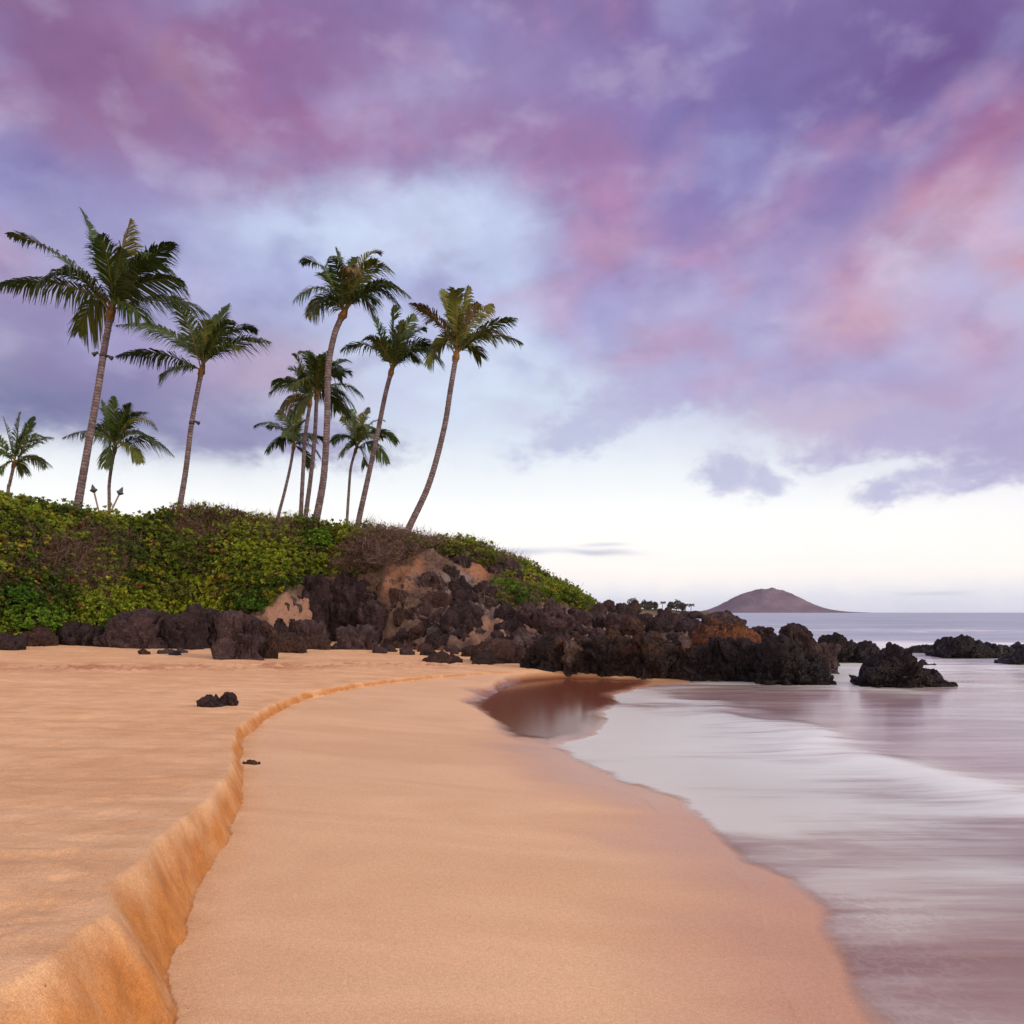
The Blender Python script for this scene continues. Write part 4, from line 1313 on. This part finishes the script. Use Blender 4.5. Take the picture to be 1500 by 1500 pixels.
def palm(label, trunk_px, w_px, Y, tips, extra=6, flen=None, brown=0.0, green=TG, dY=0.0, coconuts=0):
    """trunk_px: points up the trunk in photo pixels; tips: (x, y, arch) of the fronds that can be told apart"""
    pts = [at_depth(x, y, Y + dY * k / (len(trunk_px) - 1)) for k, (x, y) in enumerate(trunk_px)]
    b = pts[0].copy()
    low = pts[0] - (pts[1] - pts[0]).normalized() * 0.8
    gz_ = hill_z(b.x, b.y)
    foot_pt = Vector((b.x - (pts[1].x - pts[0].x) / max(pts[1].z - pts[0].z, .1) * (b.z - gz_) * 0.5, b.y, min(gz_ - 0.2, b.z - 0.3)))
    chain = [foot_pt] + pts
    path = catmull([tuple(p) for p in chain], 90)
    root = thing('palm_tree', foot_pt, label, 'palm tree', 'coconut palms along the top of the slope')
    org = np.array(foot_pt)
    cum = np.concatenate([[0], np.cumsum(np.linalg.norm(np.diff(path, axis=0), axis=1))])
    r0 = w_px * Y / F / 2 * 0.8
    rad = r0 * (0.78 + 0.22 * np.exp(-cum / 2.0) * 1.0 + 0.14 * (1 - cum / cum[-1])) * (1 + 0.03 * np.sin(cum * 21))
    V, Fa = tube(path - org, rad, 14)
    mesh_np('trunk', V, Fa, M_BARK, root, attrs=dict(along=np.repeat(cum, 14)))
    crown = np.array(pts[-1])
    axis = path[-1] - path[-6]; axis /= np.linalg.norm(axis)
    s = Y / F
    fl = flen if flen else 100 * s
    # swollen bundle of leaf bases
    hb = fl * 0.19
    pb = np.stack([crown - axis * 0.25 + axis * hb * k for k in np.linspace(0, 1, 9)])
    rb = r0 * np.array([0.80, 0.95, 1.08, 1.08, 0.95, 0.8, 0.65, 0.45, 0.25])
    V, Fa = tube(pb - org, rb, 14)
    V = V + RNG.normal(0, r0 * 0.12, V.shape)
    T = np.concatenate([np.array([0.15, 0.082, 0.026]) * RNG.uniform(0.5, 1.35, (len(V), 1)), np.ones((len(V), 1))], 1)
    mesh_np('leaf_base', V, Fa, M_BOOT, root, colors=dict(tint=T))
    start = crown + axis * hb * 0.35
    for k in range(coconuts):
        a = RNG.random() * 6.28
        cV, cF = ico(2)
        cV = cV * np.array([0.11, 0.11, 0.14]) + (crown - org) + np.array([math.cos(a) * r0 * 1.7, -abs(math.sin(a)) * r0 * 1.7, 0.05 - 0.16 * RNG.random()])
        T = np.tile(np.array([0.16, 0.10, 0.03, 1.0]), (len(cV), 1))
        mesh_np('coconut', cV, cF, M_BOOT, root, colors=dict(tint=T))
    allf = []
    for tp in tips:
        x, y, arch = tp[:3]
        c = tp[3] if len(tp) > 3 else None
        tipn = np.array(at_depth(x, y, pts[-1].y))
        flat = np.linalg.norm(tipn - start)
        lack = math.sqrt(max(0.0, (fl * 1.0) ** 2 - flat ** 2))
        tipn[1] += RNG.choice([-1, 1]) * min(lack, fl * 0.5) * RNG.uniform(0.2, 0.8)
        k = tipn[1] / pts[-1].y
        tipn[0] *= k; tipn[2] = EYE + (tipn[2] - EYE) * k
        allf.append((tipn, arch * s, c))
    for k in range(extra):
        a = RNG.random() * 6.28
        e = RNG.uniform(-0.25, 1.0)
        d = np.array([math.cos(a) * math.cos(e) * 0.6, math.sin(a) * math.cos(e), math.sin(e)])
        d[0] += 0.12
        allf.append((start + d * fl * RNG.uniform(0.7, 0.95), fl * RNG.uniform(0.10, 0.22), None))
    for tipn, up, c in allf:
        st = start + RNG.normal(0, r0 * 0.25, 3) + axis * RNG.uniform(-0.3, 0.4) * hb
        dirz = (tipn - st)[2] / np.linalg.norm(tipn - st)
        droop = 0.45 + 0.55 * (1 - max(dirz, 0))
        base_t = green * RNG.uniform(0.7, 1.25) if RNG.random() < 0.78 else (green * 0.6 + TY * 0.5)
        if c == 'y': base_t = TY
        if c == 'b' or (c is None and RNG.random() < brown): base_t = TB * RNG.uniform(0.7, 1.1)
        upv = np.array([0, 0, 1.0]) * up
        V, Fa, T = frond_np(st - org, tipn - org, upv, droop, fl * RNG.uniform(0.23, 0.28), base_t, RNG.uniform(0.86, 0.97))
        mesh_np('frond', V, Fa, M_FROND, root, smooth=False, colors=dict(tint=T))
    return root, path, rad


PALMS = {}
PALMS['A'] = palm("largest palm, thick straight trunk leaning slightly right, on the left of the slope", [(113, 748), (128, 660), (142, 580), (153, 510), (162, 462)], 14, 34,
     [(-6, 417, 16), (12, 343, 26), (118, 306, 10), (190, 322, 4, 'y'), (255, 356, 18), (268, 413, 14), (303, 458, 22), (150, 345, 6), (222, 372, 12), (178, 365, 4), (205, 462, 10)], 4, 4.9)
PALMS['B'] = palm("slim palm second tallest on the left, with a horn of fronds sweeping left", [(262, 752), (272, 690), (280, 625), (289, 575), (295, 545)], 10.5, 40,
     [(172, 476, 18), (172, 521, 14), (236, 550, 10), (268, 462, 8), (335, 446, 6), (341, 470, 12), (395, 500, 16), (300, 470, 4), (318, 462, 4), (352, 508, 12)], 4, 4.3)
palm("small distant palm behind the thick trunk, drooping fronds to both sides", [(160, 744), (160, 710), (164, 680), (168, 660)], 7, 60,
     [(92, 641, 12), (140, 628, 10), (149, 586, 4), (166, 581, 3), (228, 628, 28, 'y'), (254, 667, 22), (206, 676, 14), (152, 682, 8), (228, 650, 18), (190, 590, 8), (120, 640, 10), (215, 605, 16)], 4, 4.32)
palm("small distant palm at the left edge of the photo", [(11, 732), (14, 710), (18, 692), (20, 682)], 7, 66,
     [(77, 641, 10), (76, 683, 12), (50, 611, 6), (30, 604, 3), (4, 610, 3), (-35, 660, 10), (34, 690, 5), (-20, 625, 6), (52, 620, 6), (-2, 690, 5)], 4, 3.89)
palm("short palm leftmost in the middle cluster, with two fronds drooping left", [(406, 766), (417, 720), (425, 685), (430, 655)], 6.5, 60,
     [(373, 624, 14), (390, 662, 12), (408, 603, 8), (440, 602, 4), (462, 640, 10), (468, 668, 10), (425, 600, 4), (392, 625, 10), (450, 615, 8), (455, 680, 8)], 4, 3.67)
palm("palm with a thin trunk behind the tall curved one, its crown merged with its neighbour's", [(440, 770), (444, 690), (447, 640), (454, 592)], 8.5, 50,
     [(395, 575, 16), (420, 556, 12), (424, 540, 10), (430, 519, 8), (456, 517, 3), (410, 600, 12), (440, 535, 5), (425, 610, 10), (400, 560, 10)], 4, 3.67, 0.05)
palm("palm closest behind the tall curved trunk, fronds spreading right of it", [(446, 770), (455, 700), (461, 640), (464, 580)], 9, 47,
     [(480, 516, 4), (509, 528, 14), (530, 578, 16), (510, 612, 18), (492, 600, 12), (470, 520, 3), (500, 550, 12), (440, 600, 10), (520, 600, 16), (512, 545, 12)], 4, 3.67, 0.05)
PALMS['H'] = palm("tallest palm of the middle cluster, thick trunk curving right, bushy crown", [(462, 768), (474, 700), (479, 620), (481, 540), (490, 490), (502, 462)], 13.5, 39.5,
     [(432, 440, 26), (443, 384, 26), (492, 364, 4), (556, 371, 26, 'y'), (570, 395, 32), (600, 434, 30), (520, 378, 8), (452, 462, 24, 'y'), (540, 392, 18), (585, 448, 28), (545, 455, 22), (472, 400, 12)], 4, 4.0, 0.04, TG * 1.15)
palm("small thin palm right of the tall curved trunk, low yellowish crown", [(508, 770), (511, 720), (514, 685), (521, 660)], 6, 60,
     [(486, 646, 12), (500, 612, 8), (515, 600, 3), (541, 598, 6, 'y'), (562, 616, 12, 'y'), (582, 646, 18), (568, 678, 18), (552, 642, 10), (500, 665, 8), (535, 680, 8), (530, 605, 3, 'y'), (560, 640, 12)], 4, 3.89, 0.0, TG * 1.3)
palm("pale-trunked palm leaning right, second from the right in the middle cluster", [(524, 770), (538, 705), (552, 640), (564, 580), (573, 545)], 10.5, 42,
     [(500, 513, 18), (545, 460, 6), (578, 448, 3), (606, 461, 6), (622, 482, 14), (648, 530, 20), (556, 500, 6), (590, 470, 4), (612, 528, 14), (630, 505, 16)], 4, 3.6)
palm("rightmost palm, bare curved pale trunk, yellow-brown fronds blown to the right", [(597, 778), (628, 710), (650, 630), (660, 570), (668, 522)], 12, 39.5,
     [(648, 425, 6), (686, 420, 4, 'y'), (722, 447, 10, 'y'), (755, 466, 12), (764, 502, 16), (602, 444, 12, 'b'), (626, 472, 20, 'y'), (703, 520, 12), (738, 490, 14, 'b'), (700, 445, 6, 'b'), (640, 505, 14), (665, 440, 3)], 4, 3.6, 0.0, TG * 0.7 + TY * 0.45)

# ------------------------------------------------------------------ small lamps strapped to trunks, torches
def plain(name, col, rough=0.5, metal=0.0):
    m, g, bs, out = new_mat(name)
    pos = g.n('ShaderNodeNewGeometry').outputs['Position']
    g.put(bs.inputs['Base Color'], g.mix(g.noise(pos, 14.0, 4, 0.6), tuple(x * 0.7 for x in col), tuple(x * 1.3 for x in col)))
    bs.inputs['Roughness'].default_value = rough
    bs.inputs['Metallic'].default_value = metal
    return m


M_BLACK = plain("black_metal", (0.02, 0.02, 0.022), 0.4)
M_BAMBOO = plain("bamboo", (0.20, 0.16, 0.12), 0.7)
M_COPPER = plain("weathered_metal", (0.07, 0.085, 0.085), 0.5, 0.3)


def lathe(profile, seg=14):
    pr = np.asarray(profile, float)
    th = np.linspace(0, 2 * np.pi, seg, endpoint=False)
    V = np.stack([pr[:, :1] * np.cos(th), pr[:, :1] * np.sin(th), np.repeat(pr[:, 1:], seg, 1)], -1).reshape(-1, 3)
    return V, grid_faces(len(pr), seg, True)


def floodlight(pl, py, label, sides):
    root0, path, rad = PALMS[pl]
    ppy = HZ - (path[:, 2] - EYE) / path[:, 1] * F
    i = int(np.argmin(np.abs(ppy - py)))
    c, r = path[i], rad[i]
    t = thing('floodlight', c, label, 'floodlight', 'floodlights strapped to palm trunks')
    V, Fa = lathe([(r + .005, -0.05), (r + .02, -0.05), (r + .02, 0.05), (r + .005, 0.05)])
    mesh_np('strap', V, Fa, M_BLACK, t)
    for sx, dz in sides:
        V, Fa = lathe([(0.0, 0.0), (0.05, 0.0), (0.06, 0.10), (0.10, 0.22), (0.095, 0.225), (0.0, 0.20)])
        a = math.radians(118) * sx
        R = np.array([[math.cos(a), 0, math.sin(a)], [0, 1, 0], [-math.sin(a), 0, math.cos(a)]])
        V = V @ R.T + np.array([sx * (r + 0.07), -0.05, dz + 0.08])
        mesh_np('lamp_head', V, Fa, M_BLACK, t)
        V, Fa = tube(np.array([[sx * r, -0.03, dz], [sx * (r + 0.06), -0.05, dz + 0.03], [sx * (r + 0.09), -0.05, dz + 0.09]]), [0.015] * 3, 6)
        mesh_np('bracket', V, Fa, M_BLACK, t)


floodlight('A', 521, "pair of black floodlights strapped high on the thickest palm trunk", [(-1, 0.05), (1, -0.1)])
floodlight('B', 619, "black floodlight strapped halfway up the slim palm on the left", [(1, 0.0)])


def torch(px0, py0, px1, py1, Y, label):
    a, b = at_depth(px0, py0, Y), at_depth(px1, py1, Y)
    a2 = a - (b - a) * 1.2
    d = (b - a2)
    t = thing('garden_torch', a2, label, 'torch', 'torches behind the slope')
    q = Vector((0, 0, 1)).rotation_difference(d.normalized())
    t.rotation_mode = 'QUATERNION'
    t.rotation_quaternion = q
    L = d.length
    V, Fa = lathe([(0.0, 0), (0.045, 0), (0.045, L - 0.45), (0.0, L - 0.45)], 10)
    mesh_np('pole', V, Fa, M_BAMBOO, t)
    V, Fa = lathe([(0.0, L - 0.47), (0.07, L - 0.47), (0.19, L - 0.36), (0.19, L - 0.31), (0.13, L - 0.30), (0.05, L - 0.08), (0.0, L)], 12)
    mesh_np('torch_head', V, Fa, M_COPPER, t)


torch(143, 742, 135, 709, 44, "left of two slanting torches, on the ridge beside the thick palm trunk")
torch(166, 742, 180, 713, 44, "right one of two slanting torches, leaning the other way, on the ridge")

# ------------------------------------------------------------------ far shore, trees and the cinder cone
def far_material(name, c0, c1, sc):
    m, g, bs, out = new_mat(name)
    pos = g.n('ShaderNodeNewGeometry').outputs['Position']
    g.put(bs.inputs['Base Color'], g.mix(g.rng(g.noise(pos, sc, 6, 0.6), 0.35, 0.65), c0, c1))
    bs.inputs['Roughness'].default_value = 1.0
    bs.inputs['Specular IOR Level'].default_value = 0.0
    return m


def ridge_land(name, pts, Y, depth, mat, rough_amp, n=260, nd=40):
    xs = np.linspace(pts[0][0], pts[-1][0], n)
    ys = np.interp(xs, [p[0] for p in pts], [p[1] for p in pts])
    ys = np.convolve(np.pad(ys, 4, 'edge'), np.ones(9) / 9, 'valid')
    v_ = np.linspace(-1, 1, nd)
    Z = EYE + (HZ - ys) / F * Y
    top = np.maximum(Z, 0.3)
    shape = (1 - np.abs(v_) ** 1.6)
    X_ = (xs - 750) / F * Y
    V = np.stack([np.repeat(X_[None], nd, 0), np.repeat((Y + v_ * depth / 2)[:, None], n, 1), shape[:, None] * top[None] - 0.4], -1)
    P_ = V.reshape(-1, 3)
    nz = fbm(P_ * np.array([3, 3, 0]) / depth * 2.0, 5, 0.55) * rough_amp
    P_[:, 2] += nz * np.repeat(shape ** 0.5, n) * np.tile(np.clip(top / top.max(), 0.05, 1), nd) * np.repeat(np.abs(v_) > 0.04, n)
    o = mesh_np(name, P_, grid_faces(nd, n), mat)
    return tag(o, kind='structure')


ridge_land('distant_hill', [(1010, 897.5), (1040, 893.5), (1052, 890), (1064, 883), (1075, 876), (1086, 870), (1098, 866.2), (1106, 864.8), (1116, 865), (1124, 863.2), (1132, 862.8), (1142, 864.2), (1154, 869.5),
            (1166, 876), (1180, 883), (1195, 890), (1210, 893.6), (1228, 895.6), (1244, 896.8), (1252, 898)], 3600, 620, far_material("cinder_cone", (0.125, 0.110, 0.150), (0.168, 0.142, 0.185), 0.012), 14)  # cone colours greyed towards mauve: distance haze put into the base colour
ridge_land('far_shore', [(860, 890), (900, 889), (960, 891.5), (1000, 893.5), (1020, 894.5), (1050, 896), (1062, 898)], 420, 60, far_material("far_ground", (0.09, 0.085, 0.045), (0.16, 0.13, 0.09), 0.08), 0.8)

M_FARLEAF = leaf_material("far_foliage", 0.8, 0.1)
for k, (px, top, wpx, lb) in enumerate([(927, 877, 14, "hazy grey-green tree clump at the hill's tip, first of the far trees"), (944, 880, 10, "low tree beside the hazy clump on the far shore"),
                                       (952, 881, 9, "small far tree between the low tree and the first slim tree"), (960, 882, 5, "slim upright tree on the far shore"),
                                       (982, 883, 7, "narrow tree just left of the far round-crowned tree"), (991, 880, 15, "round-crowned tree, largest on the far shore"), (1000, 884, 8, "low tree right of the far round-crowned tree")]):
    Yd = 410
    p = at_depth(px, 896, Yd)
    t = thing('far_tree', p, lb, 'tree', 'trees on the far shore')
    wm, hm = wpx * Yd / F, (896 - top) * Yd / F
    V, Fa = tube(np.array([[0, 0, -1.0], [0.05, 0, hm * 0.3], [0.0, 0, hm * 0.6]]), [0.25, 0.2, 0.1], 6)
    mesh_np('trunk', V, Fa, M_TWIG, t, colors=dict(tint=np.tile((0.09, 0.07, 0.06, 1), (len(V), 1))))
    n = 240
    d = RNG.normal(size=(n, 3)); d /= np.linalg.norm(d, axis=1)[:, None]
    r_ = RNG.random((n, 1)) ** 0.4 * (1 + 0.4 * perlin(d * 1.7 + k * 3)[:, None])
    V, Fa, T = rosettes(d * r_ * np.array([wm / 2, wm / 2, hm * 0.36]) + np.array([0, 0, hm * 0.64]), d + np.array([0, 0, .4]), np.full(n, 0.75), np.array([0.085, 0.095, 0.080]) * RNG.uniform(0.7, 1.3, (n, 1)), 5)  # pale grey-green tint has distance haze mixed into the leaf colour
    mesh_np('crown', V, Fa, M_FARLEAF, t, smooth=False, colors=dict(tint=T))
for k, (px, top, lb) in enumerate([(970, 881, "tiny far palm left of the round-crowned tree"), (1004, 885, "tiny far palm right of the round-crowned tree"), (1012, 885, "rightmost tiny palm on the far shore")]):
    Yd = 405
    p = at_depth(px, 896, Yd)
    t = thing('far_palm', p, lb, 'palm tree', 'palms on the far shore')
    hm = (896 - top) * Yd / F
    V, Fa = tube(np.array([[0, 0, -1.0], [0.1, 0, hm * 0.5], [0.3, 0, hm * 0.85]]), [0.2, 0.15, 0.12], 6)
    mesh_np('trunk', V, Fa, M_TWIG, t, colors=dict(tint=np.tile((0.10, 0.08, 0.07, 1), (len(V), 1))))
    ps = []
    for j in range(11):
        a = j * 0.571 * 2
        st = np.array([0.3, 0, hm * 0.85])
        ps.append(frond_np(st, st + np.array([math.cos(a) * 1.5, math.sin(a) * 1.5, 0.3 - 0.5 * (j % 3)]), np.array([0, 0, 0.5]), 0.8, 0.7, (0.085, 0.09, 0.075)))  # fronds greyed like the far trees, haze put into the tint
    V, Fa, T = join_np(ps)
    mesh_np('crown', V, Fa, M_FARLEAF, t, smooth=False, colors=dict(tint=T))

# ------------------------------------------------------------------ sea air
m = bpy.data.materials.new("sea_haze")
m.use_nodes = True
m.node_tree.nodes.clear()
g = G(m.node_tree)
out = g.n('ShaderNodeOutputMaterial')
vol = g.n('ShaderNodeVolumePrincipled')
vol.inputs['Color'].default_value = (0.80, 0.80, 0.90, 1)
vol.inputs['Density'].default_value = HAZE
vol.inputs['Anisotropy'].default_value = 0.2
g.put(out.inputs['Volume'], vol.outputs[0])
bx0, bx1 = (-8600, -8600, -4.0), (8600, 8600, 140.0)
V = np.array([(x, y, z) for x in (bx0[0], bx1[0]) for y in (bx0[1], bx1[1]) for z in (bx0[2], bx1[2])])
Fq = np.array([(0, 1, 3, 2), (4, 6, 7, 5), (0, 4, 5, 1), (2, 3, 7, 6), (0, 2, 6, 4), (1, 5, 7, 3)])
tag(mesh_np('haze', V, Fq, m, smooth=False), kind='stuff')
